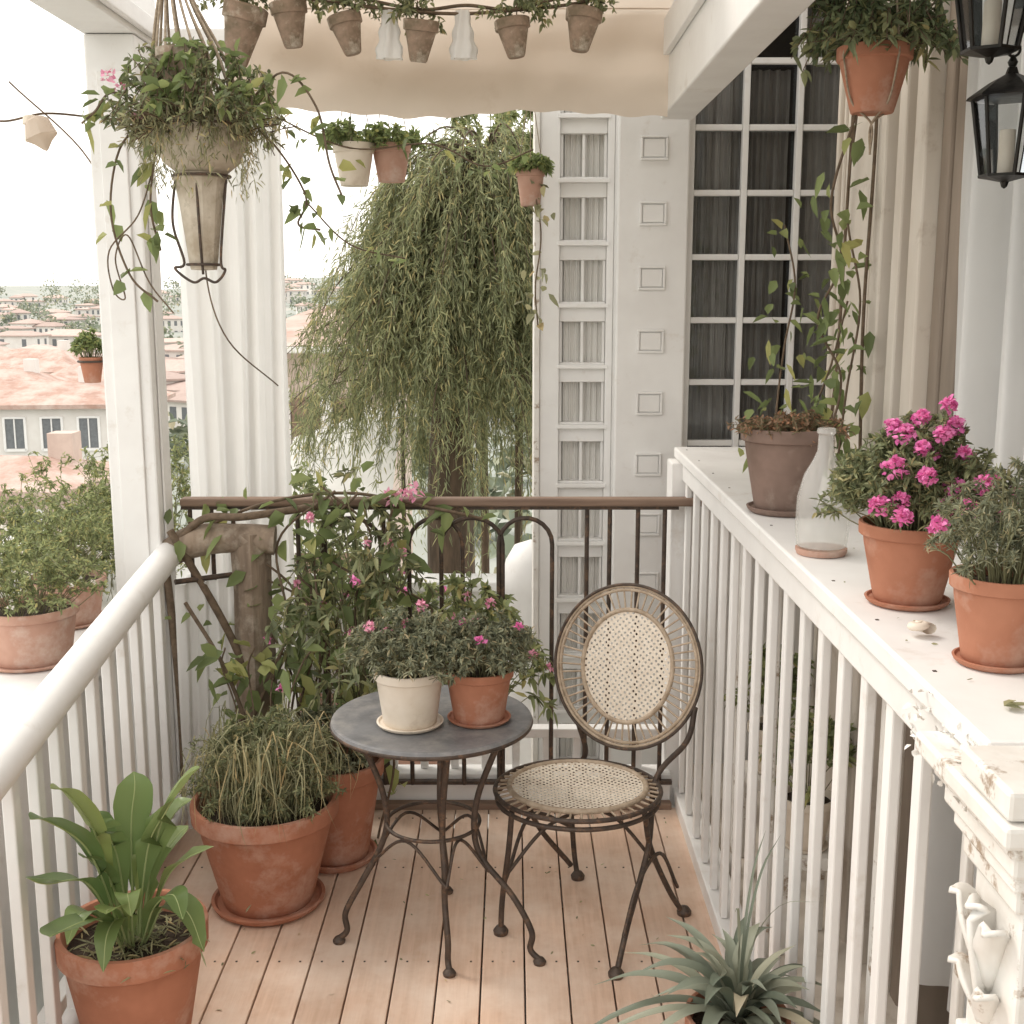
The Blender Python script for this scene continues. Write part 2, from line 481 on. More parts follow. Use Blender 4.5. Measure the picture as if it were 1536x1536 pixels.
house('white_house', -24.0, 60, 12, 6, -11, -3.2, .9, .10, bays=7, fl=2)
house('white_house', -15.9, 38, 5.5, 5, -11, -3.75, .65, -.15, bays=3, fl=2, wall=pinkwall)
house('white_house', -36, 84, 10, 8, -11, -4.6, 1.4, .2, bays=5)
house('white_house', -40.5, 102, 11, 8, -11, -4.2, 1.6, -.2, bays=5)
house('white_house', -31.5, 92, 7, 7, -11, -4.3, 1.3, .3, bays=3)
WV, WF, RV, RF, NV, NF = [], [], [], [], [], []
for k in range(380):
    y = 118 * (1 + 4.2 * rng.uniform(0, 1)**1.2)
    x = y * rng.uniform(-.75, .25)
    zb = tz(x, y) - 1
    hgt = rng.uniform(4.0, 6.2)
    house_geo(x, y, rng.uniform(5, 11), rng.uniform(5, 8), zb, zb + hgt, rng.uniform(.5, 1.2), rng.uniform(-.6, .6), WV, WF, RV, RF, NV, NF, bays=int(rng.integers(2, 5)), fl=1 if hgt < 5 else 2)
g = group('distant_town')
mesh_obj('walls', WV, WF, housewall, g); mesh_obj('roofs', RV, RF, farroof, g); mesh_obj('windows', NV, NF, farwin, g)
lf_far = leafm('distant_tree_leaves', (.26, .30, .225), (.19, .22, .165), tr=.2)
P = []
for k in range(460):
    y = 45 * (1 + 15 * rng.uniform(0, 1)**1.1)
    x = y * rng.uniform(-.75, .3)
    if abs(x + y*.37) < 6 and y < 75: continue
    s = rng.uniform(1.3, 2.6) * (1 + y/400)
    c = np.array([x, y, tz(x, y) + s * 1.0])
    m = 90
    d = norm(rng.normal(size=(m, 3))) * rng.uniform(.4, 1, (m, 1)) * s * np.array([1, 1, .8])
    P.append(c + d * (1 + .3*np.sin(d[:, :1]*3)))
P = np.concatenate(P)
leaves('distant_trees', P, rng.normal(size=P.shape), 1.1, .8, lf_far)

g = group('pink_cottage')
boxes('walls', [(-2.75, -1.35, 12, 16, -11, 1.40)], pinkwall, g, .01)
boxes('roof_eaves', [(-2.9, -1.15, 11.7, 16.3, 1.403, 1.47)], white_old, g, .01)
mesh_obj('roof', [(-2.9, 11.7, 1.473), (-1.15, 11.7, 1.473), (-1.15, 16.3, 1.473), (-2.9, 16.3, 1.473), (-2.3, 14, 1.8), (-1.8, 14, 1.8)], [(0, 1, 5, 4), (1, 2, 5), (2, 3, 4, 5), (3, 0, 4)], roofm, g)
boxes('door', [(-2.20, -1.92, 11.96, 12.1, -.9, .95), (-1.78, -1.5, 11.96, 12.1, -.9, .95)], railwood, g, .005)
boxes('door_frame', [(-2.3, -2.21, 11.93, 12.1, -.9, 1.05), (-1.91, -1.79, 11.93, 12.1, -.9, 1.05), (-1.49, -1.4, 11.93, 12.1, -.9, 1.05)], white_old, g, .005)
V = []; F = []
for j in range(8):
    for i in range(12):
        u, w = i/11, j/7
        V.append((-1.5 + .75*u, 8.2 - 1.2*w, 1.0*(1-w) + .45*w + .5*u*(1-w)*.5 - .06*math.sin(math.pi*u)*math.sin(math.pi*w)))
for j in range(7):
    for i in range(11):
        a = j*12+i; F.append((a, a+1, a+13, a+12))
g = group('white_sun_sail')
mesh_obj('sail_cloth', V, F, sheer, g, smooth=True)
tubes('sail_poles', [[(-1.5, 7.0, -.4), (-1.5, 7.0, .46)], [(-.75, 7.0, -.4), (-.75, 7.0, .46)], [(-1.5, 8.2, -.4), (-1.5, 8.2, 1.0)], [(-.75, 8.2, -.4), (-.75, 8.2, 1.25)]], .015, iron, g, smooth=False)

# ------------------------------------------------------------------ weeping tree
g = group('weeping_tree')
TX, TY = -.44, 7.5
tubes('trunk', [[(TX+.1, TY+.1, -11), (TX+.02, TY, -6), (TX+.08, TY, -2), (TX+.05, TY, .6), (TX+.10, TY+.02, 1.6), (TX+.12, TY, 2.2), (TX+.15, TY, 2.7)]], .13, bark, g, radii=[2.2, 1.6, 1.3, 1.15, .85, .5, .2])
P = []; D = []; bp = []; brad = []; strands = []
for i in range(330):
    hk = rng.uniform(0, 1)**.75
    z0 = 1.25 + 1.50*hk
    a = rng.uniform(0, 2*math.pi)
    reach = rng.uniform(.30, 1.0) * (1.32 - .58*hk)
    ca, sa = math.cos(a), math.sin(a) * .75
    rise = rng.uniform(.05, .22)
    c0 = np.array([TX+.06+.22*hk, TY, 0])
    e = np.array([ca, sa, 0])*reach
    fall = rng.uniform(.25, .75)*(.45+.5*reach)
    b = [c0 + [0, 0, z0], c0 + e*.35 + [0, 0, z0+rise], c0 + e*.72 + [0, 0, z0+rise*.6], c0 + e*.98 + [0, 0, z0-fall*.35], c0 + e*1.12 + [0, 0, z0-fall]]
    bp.append([tuple(x) for x in b]); brad.append([1, .6, .35, .2, .08])
    q = np.array(cr(b, 8))
    for s in range(14):
        k = int(rng.uniform(.06, 1)**.75 * (len(q)-1))
        kk = min(k, len(q)-2)
        td = norm(q[kk+1]-q[kk])
        ln = rng.uniform(.16, .50)
        st = q[k] + rng.normal(size=3)*.02
        side = np.cross(td, [0, 0, 1.0])*rng.uniform(-.7, .7)
        m = 20
        tt = np.linspace(0, 1, m)[:, None]
        out = (td*.6 + side + np.array([ca, sa, 0])*.35 + np.array([0, 0, rng.uniform(-.1, .35)]))
        line = st + out*ln*.75*(1-(1-tt)**1.6) + np.array([0, 0, -1.0])*ln*tt**1.9 + rng.normal(size=3)*.04*tt
        if s % 2 == 0:
            strands.append([tuple(line[0]), tuple(line[7]), tuple(line[14]), tuple(line[-1])])
        dd = np.gradient(line, axis=0)
        d = norm(dd)*.9 + rng.normal(size=(m, 3))*.6 + np.array([0, 0, -.2])
        P.append(line + rng.normal(size=(m, 3))*.008); D.append(d)
tubes('limbs', bp, .011, bark, g, n=5, res=1, radii=brad)
tubes('hanging_twigs', strands, .0014, stemg, g, smooth=False, res=0)
leaves('crown_foliage', np.concatenate(P), np.concatenate(D), .066, .0085, lf_willow, g, droop=.1)

g = group('tall_shrub')
tubes('stems', [[(.0, 8.3, -10), (.05, 8.3, 1), (.1, 8.3, 3.0)], [(-.1, 8.4, -10), (-.2, 8.4, 1), (-.25, 8.4, 2.8)]], .03, bark, g)
P, D, pa, tp = stems_and_leaves((-.05, 8.3, 1.2), .50, 2.25, 110, 80, .05, .02, rag=.5, curl=.1)
leaves('foliage', P, D, .075, .02, lf_bright, g)
tubes('twigs', pa, .003, stemg, g, smooth=False, res=0)

g = group('lower_terrace')
boxes('floor', [(-1.3, .95, 4.75, 9.0, -.75, -.6)], white_old, g, .01)
boxes('parapet', [(-1.3, .1, 6.6, 6.72, -.598, .32), (-1.34, .1, 6.55, 6.77, .322, .38), (-1.3, -1.2, 4.8, 6.6, -.598, .3)], white, g, .008)
boxes('support', [(-1.2, .9, 5.0, 8.8, -11.5, -.76)], white_old, g, 0)
boxes('parapet_panels', [(x, x+.26, 6.585, 6.598, -.4, .2) for x in np.arange(-1.15, -.1, .34)], white, g, .004)
g = group('white_bollard')
lathe('post', [(.12, -.6), (.12, .55), (.135, .58), (.135, .64), (.12, .72), (.08, .79), (.001, .82)], (.09, 5.6, 0), white, g)

g = group('flowering_bush')
boxes('planter_box', [(-1.25, -.35, 5.95, 6.35, -.598, -.2)], terra_pale, g, .01)
tp = None
for cx, hh in [(-1.1, 1.3), (-.85, 1.05), (-.6, .85), (-.42, .7)]:
    t_ = plant(g, (cx, 6.15, -.25), .28, hh, 40, 28, .045, .02, lf_bright, base_r=.08)
    tp = t_ if tp is None else np.concatenate([tp, t_])
flowers(g, tp[rng.choice(len(tp), 40)] , .022, 16, pink, .02, .018)

# ------------------------------------------------------------------ left ledge and its plants
g = group('white_ledge_wall')
boxes('ledge', [(-3.2, -1.46, 1.2, 6.2, .63, .72)], white, g, .01)
boxes('wall_below', [(-3.1, -1.52, 1.3, 6.1, -11.5, .628)], white, g, .01)
g = group('garden_bush')
for (x, y, r, h) in [(-2.2, 5.2, .35, .36), (-1.85, 5.35, .3, .42), (-2.05, 5.75, .4, .50), (-1.75, 5.7, .26, .66), (-2.5, 5.4, .35, .38), (-2.1, 4.85, .25, .30), (-1.75, 4.95, .2, .32)]:
    tps = plant(g, (x, y, .715), r, h, 75, 38, .026, .010, lf_bright, base_r=.2, rag=.55)
flowers(g, [(-2.0 + rng.normal()*.2, 4.75 + rng.normal()*.1, .93 + rng.normal()*.05) for _ in range(26)], .012, 8, whitepet, .014, .012)
g = group('potted_flowering_herb')
zt = pot(g, (-1.66, 4.0, .72), .165, .19, terra_pale, base_r=.13)
tps = plant(g, (-1.66, 4.0, zt), .2, .24, 90, 40, .022, .008, lf_bright, base_r=.12, rag=.55)
flowers(g, tps[::5], .01, 9, whitepet, .012, .01)
g = group('potted_flowering_herb')
zt = pot(g, (-1.72, 4.5, .72), .15, .17, terra_pale, base_r=.12)
tps = plant(g, (-1.72, 4.5, zt), .2, .25, 60, 36, .024, .009, lf_bright, base_r=.1)

# ------------------------------------------------------------------ balcony deck
deckm = pmat('deck_boards', (.69, .49, .37), (.59, .405, .295), scale=7, rough=.6, bump=.4, stretch=(7, .45, 4), bscale=14, island=.10, c3=(.75, .60, .49), c3scale=3, c3lo=.42, c3hi=.68, bdist=.002, spec=.3)
g = group('deck_floor')
W = .128
bl = []
x = -1.24
while x < .62:
    bl.append((x, min(x + W - .005, .66), -.2, 4.40, -.03, 0))
    x += W
boxes('boards', bl, deckm, g, .003)
boxes('joists', [(-1.24, .66, y, y+.08, -.2, -.032) for y in np.arange(0, 4.3, .6)], oldwood, g, 0)
boxes('structure', [(-1.26, .70, -.3, 4.42, -.5, -.201), (-1.2, -1.0, 4.0, 4.2, -11.4, -.501), (.4, .6, 4.0, 4.2, -11.4, -.501), (-1.2, -1.0, .2, .4, -11.4, -.501)], white, g, .005)
nails = []
for y in (.9, 1.5, 2.1, 2.7, 3.3, 3.9, 4.3):
    for b in bl:
        for dx in (.03, W-.035):
            nails.append((b[0]+dx-.003, b[0]+dx+.003, y-.003, y+.003, -.002, .0015))
boxes('nails', nails, iron, g, 0)
P = np.stack([rng.uniform(-1.1, .58, 80), rng.uniform(2.3, 4.3, 80), np.full(80, .004)], 1)
leaves('fallen_leaves', P, rng.normal(size=P.shape)*np.array([1, 1, .05]), .017, .006, lf_dry, g, droop=0, fold=.05)

# ------------------------------------------------------------------ columns, beams
g = group('porch_post')
boxes('shaft', [(-1.425, -1.255, 4.2, 4.38, -.5, 2.82)], white, g, .008)
boxes('trim', [(-1.385, -1.295, 4.188, 4.199, .2, 2.7), (-1.254, -1.245, 4.25, 4.33, .2, 2.7), (-1.445, -1.235, 4.18, 4.4, -.01, .12)], white, g, .004)
g = group('roof_beams')
boxes('left_beam', [(-1.43, -1.25, .2, 4.46, 2.822, 3.02)], white, g, .006)
boxes('left_beam_trim', [(-1.45, -1.431, .2, 4.46, 2.86, 3.0), (-1.249, -1.225, .2, 4.4, 2.84, 2.9)], white, g, .004)
boxes('right_beam', [(.545, .665, .3, 4.60, 2.60, 2.90)], white, g, .006)
boxes('right_beam_trim', [(.666, .69, .3, 4.6, 2.66, 2.9), (.522, .544, .3, 4.36, 2.78, 2.9)], white, g, .004)
boxes('cross_beam', [(-1.43, .544, 4.50, 4.58, 2.66, 2.9)], white, g, .006)

V = []; F = []
nx, ny = 160, 44
for j in range(ny):
    for i in range(nx):
        u = i/(nx-1); w = j/(ny-1)
        x = -.97 + 1.515*u
        if w < .65:
            k = w / .65
            sag = .018*math.sin(u*math.pi*3.3+.4) + .03*math.exp(-u*9)
            z = 2.592 + .34*k + (1-k)*(sag*.6 + .004*math.sin(u*60))
            env = math.sin(k*math.pi)**.8
            y = (4.41 + .014*math.sin(u*17+2*k)*(1-k) + .007*math.sin(u*37-5*k)*(1-k*.5)
                 - .022*math.sin(u*6.5 + k*2.4 + .6)*env - .010*math.sin(u*13 - k*4.5 + 1.1*math.sin(u*5))*env
                 - .006*math.sin(u*8 + k*13 + 2*math.sin(u*4))*env*(.4+u*.6) - .2*math.exp(-u*14)*(1-k)*.5)
        else:
            k = (w-.65)/.35
            y = 4.41 - 1.0*k
            z = 2.932 + .22*k - .05*math.sin(k*math.pi)*(1-.3*math.sin(u*9))
        V.append((x, y, z))
for j in range(ny-1):
    for i in range(nx-1):
        a = j*nx+i; F.append((a, a+1, a+nx+1, a+nx))
g = group('canvas_canopy')
mesh_obj('cloth', V, F, canvas, g, smooth=True)
tubes('canopy_rod', [[(-.98, 4.375, 2.94), (.54, 4.375, 2.94)]], .006, canvas, g)

def curtain(name, p0, p1, z0, z1, folds, amp, mat, taper=0.0, seed=0, nx=200, nz=40):
    p0 = np.array(p0); p1 = np.array(p1)
    dr = p1 - p0; nr = np.array([-dr[1], dr[0]]); nr = nr / np.linalg.norm(nr)
    V = []; F = []
    for j in range(nz):
        k = j/(nz-1)
        z = z1 + (z0-z1)*k
        for i in range(nx):
            u = i/(nx-1)
            uu = u + .03*math.sin(k*4+seed+u*5)
            s1 = math.sin(folds*2*math.pi*uu + seed)
            a = amp*(.6+.4*k)*(math.copysign(abs(s1)**.75, s1) + .35*math.sin(folds*3.4*math.pi*uu + 1.3 + k*2.2))
            q = p0 + dr*(u*(1 + taper*k)) + nr*a
            V.append((q[0], q[1], z))
    for j in range(nz-1):
        for i in range(nx-1):
            a = j*nx+i; F.append((a, a+1, a+nx+1, a+nx))
    g = group(name)
    mesh_obj('cloth', V, F, mat, g, smooth=True)
    tubes('curtain_rod', [[(p0[0], p0[1], z1+.01), (p1[0], p1[1], z1+.01)]], .01, iron, g, smooth=False)
    return g
curtain('white_curtain', (-1.27, 4.66), (-.87, 4.68), .0, 2.85, 4.2, .036, sheer, seed=1)
curtain('white_curtain', (-1.20, 4.16), (-1.02, 4.28), .03, .95, 3, .022, sheer, seed=3, nz=20)

# ------------------------------------------------------------------ left white balustrade
g = group('left_balustrade')
def lr(y):
    k = (4.2 - y) / 1.75
    return -1.235 + .11*k, 1.045 - .10*k
pts = []
for y in (4.22, 3.6, 3.0, 2.4, 1.6, .8):
    x, z = lr(y); pts.append((x, y, z))
tubes('handrail', [pts], .048, white, g, res=8)
bl = []
for y in np.arange(.9, 4.1, .165):
    x, z = lr(y)
    bl.append((x-.014, x+.014, y-.02, y+.02, .12, z-.02))
boxes('balusters', bl, white, g, .004)
tubes('bottom_rail', [[(lr(y)[0], y, .1) for y in (4.2, 3, 2, .8)]], .03, white, g, res=2)
boxes('kerb_board', [(-1.285, -1.243, -.2, 4.18, -.03, .05)], white, g, .004)

# ------------------------------------------------------------------ far iron railing
g = group('iron_railing')
Y = 4.40
boxes('top_rail', [(-1.23, .80, Y-.03, Y+.03, 1.195, 1.225)], railwood, g, .008)
boxes('iron_flat', [(-1.23, .62, Y-.012, Y+.012, 1.181, 1.194)], iron, g, 0)
px = []
for x in (-1.2, -1.12, -1.04, .28, .365, .47, .57, -.80, -.70, -.48):
    px.append([(x, Y, .1), (x, Y, 1.185)])
tubes('bars', px, .0085, iron, g, smooth=False)
ar = []
for (c, w) in [(-.285, .20), (-.15, .23), (.05, .20), (-.6, .22)]:
    p = [(c-w/2, Y-.012, .1), (c-w/2, Y-.012, .95)]
    for a in np.linspace(math.pi, 0, 12):
        p.append((c + w/2*math.cos(a), Y-.012, 1.05 + .10*math.sin(a)))
    p += [(c+w/2, Y-.012, .95), (c+w/2, Y-.012, .1)]
    ar.append(p)
tubes('arches', ar, .0085, iron, g, smooth=False)
boxes('bottom_bar', [(-1.22, .62, Y-.012, Y+.012, .098, .112)], iron, g, 0)
boxes('white_sill', [(-1.24, .62, 4.42, 4.52, -.02, .13)], white, g, .006)
boxes('wood_sill', [(-1.24, .62, 4.375, 4.418, -.02, .025)], railwood, g, .006)
boxes('white_pickets', [(x, x+.03, 4.47, 4.50, .13, .26) for x in np.arange(-1.2, .6, .12)] + [(-1.24, .62, 4.455, 4.515, .262, .30)], white, g, .004)

g = group('timber_post')
lathe('post', [(.075, 0), (.072, .3), (.078, .6), (.07, .9), (.074, 1.12), (.04, 1.14), (.001, 1.14)], (-.95, 4.28, 0), oldwood, g, seg=9, wob=.06, sharp=.5)
tubes('cross_log', [[(-1.27, 4.24, 1.03), (-1.15, 4.25, 1.09), (-1.0, 4.26, 1.10), (-.86, 4.27, 1.09)]], .055, oldwood, g, radii=[.9, 1.1, .95, 1.0])
tubes('brace', [[(-1.25, 4.2, 1.08), (-1.24, 4.22, .9), (-1.22, 4.22, .5), (-1.22, 4.22, .1)], [(-1.22, 4.2, 1.14), (-1.05, 4.22, .8), (-.97, 4.22, .6)], [(-1.28, 4.2, 1.0), (-1.12, 4.22, 1.17), (-.95, 4.2, 1.19), (-.7, 4.3, 1.21)]], .014, twig, g)

# ------------------------------------------------------------------ right balustrade with shelf
g = group('right_balustrade')
boxes('shelf', [(.625, 1.045, 1.50, 4.60, 1.35, 1.39)], white, g, .006)
boxes('fascia', [(.64, .66, 1.62, 4.585, 1.28, 1.348)], white, g, .004)
bl = []
ys = []
y = 1.80
while y < 4.4:
    ys.append(y); y += .150 + .020*(y-1.8)
for i, y in enumerate(ys):
    bl.append((.648, .670, y, y+.038, .06, 1.279))
boxes('balusters', bl, white, g, .004)
bl = []
for i, y in enumerate(ys[::3]):
    bl.append((.76, .775, y+.07, y+.10, -.02, 1.349))
boxes('inner_slats', bl, white_old, g, .004)
boxes('bottom_rail', [(.635, .73, 1.6, 4.6, -.02, .058)], white, g, .006)
boxes('end_post', [(.60, .70, 4.46, 4.60, -.02, 1.345)], white, g, .006)
boxes('newel_shaft', [(.645, .80, 1.40, 1.555, -.02, 1.20)], white_old, g, .005)
boxes('newel_cornice', [(.63, .82, 1.39, 1.57, 1.201, 1.235), (.62, .84, 1.375, 1.585, 1.237, 1.262), (.61, .86, 1.36, 1.60, 1.264, 1.295), (.60, .87, 1.345, 1.62, 1.297, 1.315), (.585, .9, 1.33, 1.66, 1.317, 1.347), (.59, 1.045, 1.34, 1.498, 1.3495, 1.388)], white_old, g, .006)
boxes('newel_base', [(.63, .815, 1.385, 1.57, .6, .63), (.635, .81, 1.39, 1.565, .92, .95)], white_old, g, .005)
boxes('newel_flutes', [(.637, .644, 1.42, 1.445, .1, .9), (.637, .644, 1.46, 1.485, .1, .9), (.637, .644, 1.50, 1.525, .1, .9)], white_old, g, .003)
V = []; F = []
for (y0, z0, dy, dz, w) in [(1.48, 1.03, .0, .15, .05), (1.48, 1.05, .05, .12, .04), (1.48, 1.05, -.05, .12, .04), (1.48, 1.0, .04, .07, .03), (1.48, 1.0, -.04, .07, .03)]:
    blade(V, F, [(.642, y0, z0), (.632, y0+dy*.5, z0+dz*.5), (.622, y0+dy, z0+dz*.9), (.605, y0+dy*1.2, z0+dz*.95)], w, fold=.25, n=5, prof=SWORD)
o = mesh_obj('carved_leaf_bracket', V, F, white_old, g, smooth=True)
so = o.modifiers.new('thick', 'SOLIDIFY'); so.thickness = .008
P = np.stack([rng.uniform(.59, .625, 90), rng.uniform(1.36, 1.75, 90), rng.uniform(1.29, 1.385, 90)], 1)
leaves('paint_flakes', P, rng.normal(size=(90, 3))*np.array([.5, 1, 1]), .013, .010, white_old, g)
boxes('screw_heads', [(x-.003, x+.003, y-.003, y+.003, 1.389, 1.3912) for y in np.arange(1.8, 4.5, .3) for x in (.66, .93)], iron, g, 0)
P = np.stack([rng.uniform(.65, .98, 45), rng.uniform(1.7, 3.6, 45), np.full(45, 1.3935)], 1)
leaves('shelf_litter', P, rng.normal(size=P.shape)*np.array([1, 1, .05]), .010, .004, lf_dry, g, droop=0, fold=.05)

g = group('side_gallery_floor')
boxes('floor', [(.735, 1.5, 1.0, 4.9, -.06, -.02)], cream, g, .005)
boxes('support', [(.74, 1.45, 1.0, 4.85, -.5, -.061)], white_old, g, 0)
for (x, y, z) in [(.90, 3.95, .34), (.90, 3.45, .30)]:
    g = group('potted_fern')
    boxes('stool', [(x-.09, x+.09, y-.09, y+.09, z-.04, z), (x-.085, x-.06, y-.085, y-.06, -.018, z-.041), (x+.06, x+.085, y-.085, y-.06, -.018, z-.041), (x-.085, x-.06, y+.06, y+.085, -.018, z-.041), (x+.06, x+.085, y+.06, y+.085, -.018, z-.041)], white_old, g, .003)
    zt = pot(g, (x, y, z), .085, .16, claywhite)
    plant(g, (x, y, zt), .13, .30, 30, 20, .04, .018, lf_bright, base_r=.04)

# ------------------------------------------------------------------ house facade at right
g = group('white_house_facade')
WX0, WX1, WY, WZ0 = .70, 1.42, 5.0, 1.33
boxes('wall_below_window', [(.70, 1.6, 4.98, 5.12, -11.4, WZ0)], white, g, .006)
boxes('window_sill', [(.69, 1.5, 4.93, 4.979, WZ0-.05, WZ0)], white, g, .006)
mz = [WZ0 + .03 + .252*k for k in range(9)]
mxs = [.715, .928, 1.141, 1.354]
fr = []
for zz in mz:
    for a in range(3):
        fr.append((mxs[a]+.013, mxs[a+1]-.013, 4.955, 4.985, zz-.012, zz+.012))
for xx in mxs:
    fr.append((xx-.0125, xx+.0125, 4.95, 4.99, WZ0, mz[-1]+.1))
boxes('window_muntins', fr, white, g, .004)
boxes('window_glass', [(.705, 1.40, 4.996, 5.0, WZ0, 3.6)], glass, g, 0)
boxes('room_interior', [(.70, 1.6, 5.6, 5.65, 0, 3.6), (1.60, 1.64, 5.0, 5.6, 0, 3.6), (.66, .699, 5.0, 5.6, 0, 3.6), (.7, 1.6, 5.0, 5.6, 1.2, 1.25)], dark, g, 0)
boxes('pilaster', [(.415, .695, 4.86, 5.2, -11.4, 3.3)], white, g, .008)
bl = []
for k in range(-2, 9):
    zc = 1.285 + .249*k
    bl += [(.502, .608, 4.848, 4.859, zc-.047, zc-.038), (.502, .608, 4.848, 4.859, zc+.038, zc+.047), (.502, .511, 4.848, 4.859, zc-.0375, zc+.0375), (.599, .608, 4.848, 4.859, zc-.0375, zc+.0375), (.514, .596, 4.853, 4.859, zc-.034, zc+.034)]
boxes('pilaster_panels', bl, white, g, .002)
bl = []; mt = []
zs = [1.275 + .249*k for k in range(-5, 9)]
tx0, tx1 = .115, .40
wx0, wx1 = .195, .385
prev = -11.4
for zc in zs:
    bl.append((wx0, wx1, 5.02, 5.3, prev, zc-.084)); prev = zc+.084
bl.append((wx0, wx1, 5.02, 5.3, prev, 3.6))
bl.append((tx0, wx0-.0005, 5.0, 5.3, -11.4, 3.6)); bl.append((wx1+.0005, .414, 5.0, 5.3, -11.4, 3.6))
boxes('tower_wall', bl, white, g, .003)
for zc in zs:
    mt += [(.284, .296, 5.03, 5.05, zc-.084, zc+.084), (wx0-.01, wx1+.01, 4.99, 5.018, zc-.108, zc-.092)]
    mt += [(wx0+.001, wx0+.012, 5.03, 5.05, zc-.083, zc+.083), (wx1-.012, wx1-.001, 5.03, 5.05, zc-.083, zc+.083)]
boxes('tower_window_frames', mt, white, g, .002)
Vv = []; Ff = []
nn = 90
for j in range(2):
    for i in range(nn):
        u = i/(nn-1)
        Vv.append((wx0 + (wx1-wx0)*u, 5.063 + .007*math.sin(u*44)+.003*math.sin(u*97), (-.1, 3.5)[j]))
for i in range(nn-1):
    Ff.append((i, i+1, i+nn+1, i+nn))
mesh_obj('tower_blinds', Vv, Ff, winpale, g, smooth=True)
boxes('tower_corner_trim', [(.09, .114, 4.985, 5.3, -11.4, 3.6)], white_old, g, .004)
boxes('side_wall_panel', [(1.06, 1.45, 3.52, 4.0, -.5, 3.3)], cream, g, .006)
bl = []; bt = []
for i, (y0, y1, x) in enumerate([(3.44, 3.518, 1.03), (3.385, 3.438, 1.10), (3.32, 3.383, 1.045), (3.26, 3.318, 1.11), (3.17, 3.258, 1.05), (3.10, 3.168, 1.09)]):
    (bl if i % 2 == 0 else bt).append((x, 1.45, y0, y1, -.5, 3.3))
bl += [(1.045, 1.059, 3.56, 3.58, .2, 3.2), (1.045, 1.059, 3.92, 3.94, .2, 3.2), (1.04, 1.059, 3.97, 4.0, -.4, 3.3)]
boxes('side_mouldings', bl, cream, g, .012)
boxes('painted_shade_mouldings', bt, taupe, g, .008)  # set-back steps coloured taupe to paint in the brown shade between mouldings
boxes('painted_shade_reveals', [(1.10, 1.45, 3.002, 3.098, -.5, 3.3), (1.062, 1.45, 4.002, 4.05, -.5, 3.3)], taupe, g, .003)  # strips with the shade of the gaps painted in as taupe
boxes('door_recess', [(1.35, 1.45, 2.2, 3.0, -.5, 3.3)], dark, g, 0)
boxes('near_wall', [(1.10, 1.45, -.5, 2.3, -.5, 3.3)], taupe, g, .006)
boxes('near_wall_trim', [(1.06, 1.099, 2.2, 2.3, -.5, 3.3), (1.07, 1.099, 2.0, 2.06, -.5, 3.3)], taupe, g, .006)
boxes('dado', [(1.048, 1.0595, 3.60, 3.90, .3, 1.1), (1.048, 1.0595, 3.60, 3.90, 1.5, 3.1)], cream, g, .006)
boxes('recess_wall', [(1.42, 1.6, 4.0, 4.98, -11, 3.6)], cream, g, .006)
boxes('added_shade_slab', [(.67, 2.2, -.5, 5.6, 3.62, 3.75)], white, g, .01)  # unseen slab above the frame, added to shade the window wall

def flatcurtain(name, x0, x1, y, z0, z1, mat, f):
    V = []; F = []; nn = 90
    for j in range(2):
        for i in range(nn):
            u = i/(nn-1); V.append((x0+(x1-x0)*u, y+.016*math.sin(u*f)+.006*math.sin(u*f*2.7), (z0, z1)[j]))
    for i in range(nn-1): F.append((i, i+1, i+nn+1, i+nn))
    mesh_obj(name, V, F, mat, g, smooth=True)
flatcurtain('room_curtain', .71, .92, 5.035, 1.3, 2.95, winc, 30)
flatcurtain('room_curtain_b', .96, 1.12, 5.04, 1.3, 2.85, winc, 26)
flatcurtain('room_curtain_c', 1.16, 1.40, 5.04, 1.3, 3.5, winc, 30)

curtain('door_curtain', (1.20, 2.46), (1.08, 2.98), .2, 3.2, 3.6, .048, sheer, seed=2, nx=260)

# ------------------------------------------------------------------ bistro table
g = group('bistro_table')
tc = np.array([-.241, 3.44])
lathe('top', [(.001, .0), (.285, 0), (.298, .004), (.302, .012), (.299, .02), (.292, .0225), (.286, .021), (.001, .021)], (tc[0], tc[1], .70), slate, g, seg=72)
tubes('rim_band', [ring_pts((tc[0], tc[1], .706), .297, .297, (1, 0, 0), (0, 1, 0), 64)], .008, iron, g, cyclic=True)
legs = []; feet = []
for (a, rf) in [(186, .28), (285, .21), (335, .34), (85, .27)]:
    a = math.radians(a); c, s = math.cos(a), math.sin(a)
    L_ = [(.235, .70), (.20, .62), (.155, .50), (.14, .39), (.165, .30), (.235*rf/.3, .20), (rf*.97, .10), (rf*.96, .04), (rf*1.05, .012)]
    legs.append([(tc[0]+c*r, tc[1]+s*r, z) for r, z in L_])
    feet.append((tc[0]+c*rf*1.05, tc[1]+s*rf*1.05, .0))
tubes('legs', legs, .0095, iron, g)
for f in feet:
    lathe('foot', [(.001, 0), (.018, 0), (.02, .008), (.013, .018), (.001, .022)], f, iron, g, seg=16)
tubes('stretcher_ring', [ring_pts((tc[0], tc[1], .385), .142, .142, (1, 0, 0), (0, 1, 0)), ring_pts((tc[0], tc[1], .685), .225, .225, (1, 0, 0), (0, 1, 0))], .006, iron, g, cyclic=True)
arcs = []
for k in range(4):
    a0 = math.radians([186, 285, 335, 85][k]); a1 = math.radians([285, 335, 445, 186][k])
    am = (a0+a1)/2
    arcs.append([(tc[0]+.19*math.cos(a0), tc[1]+.19*math.sin(a0), .26), (tc[0]+.13*math.cos(am), tc[1]+.13*math.sin(am), .37), (tc[0]+.19*math.cos(a1), tc[1]+.19*math.sin(a1), .26)])
tubes('braces', arcs, .005, iron, g)

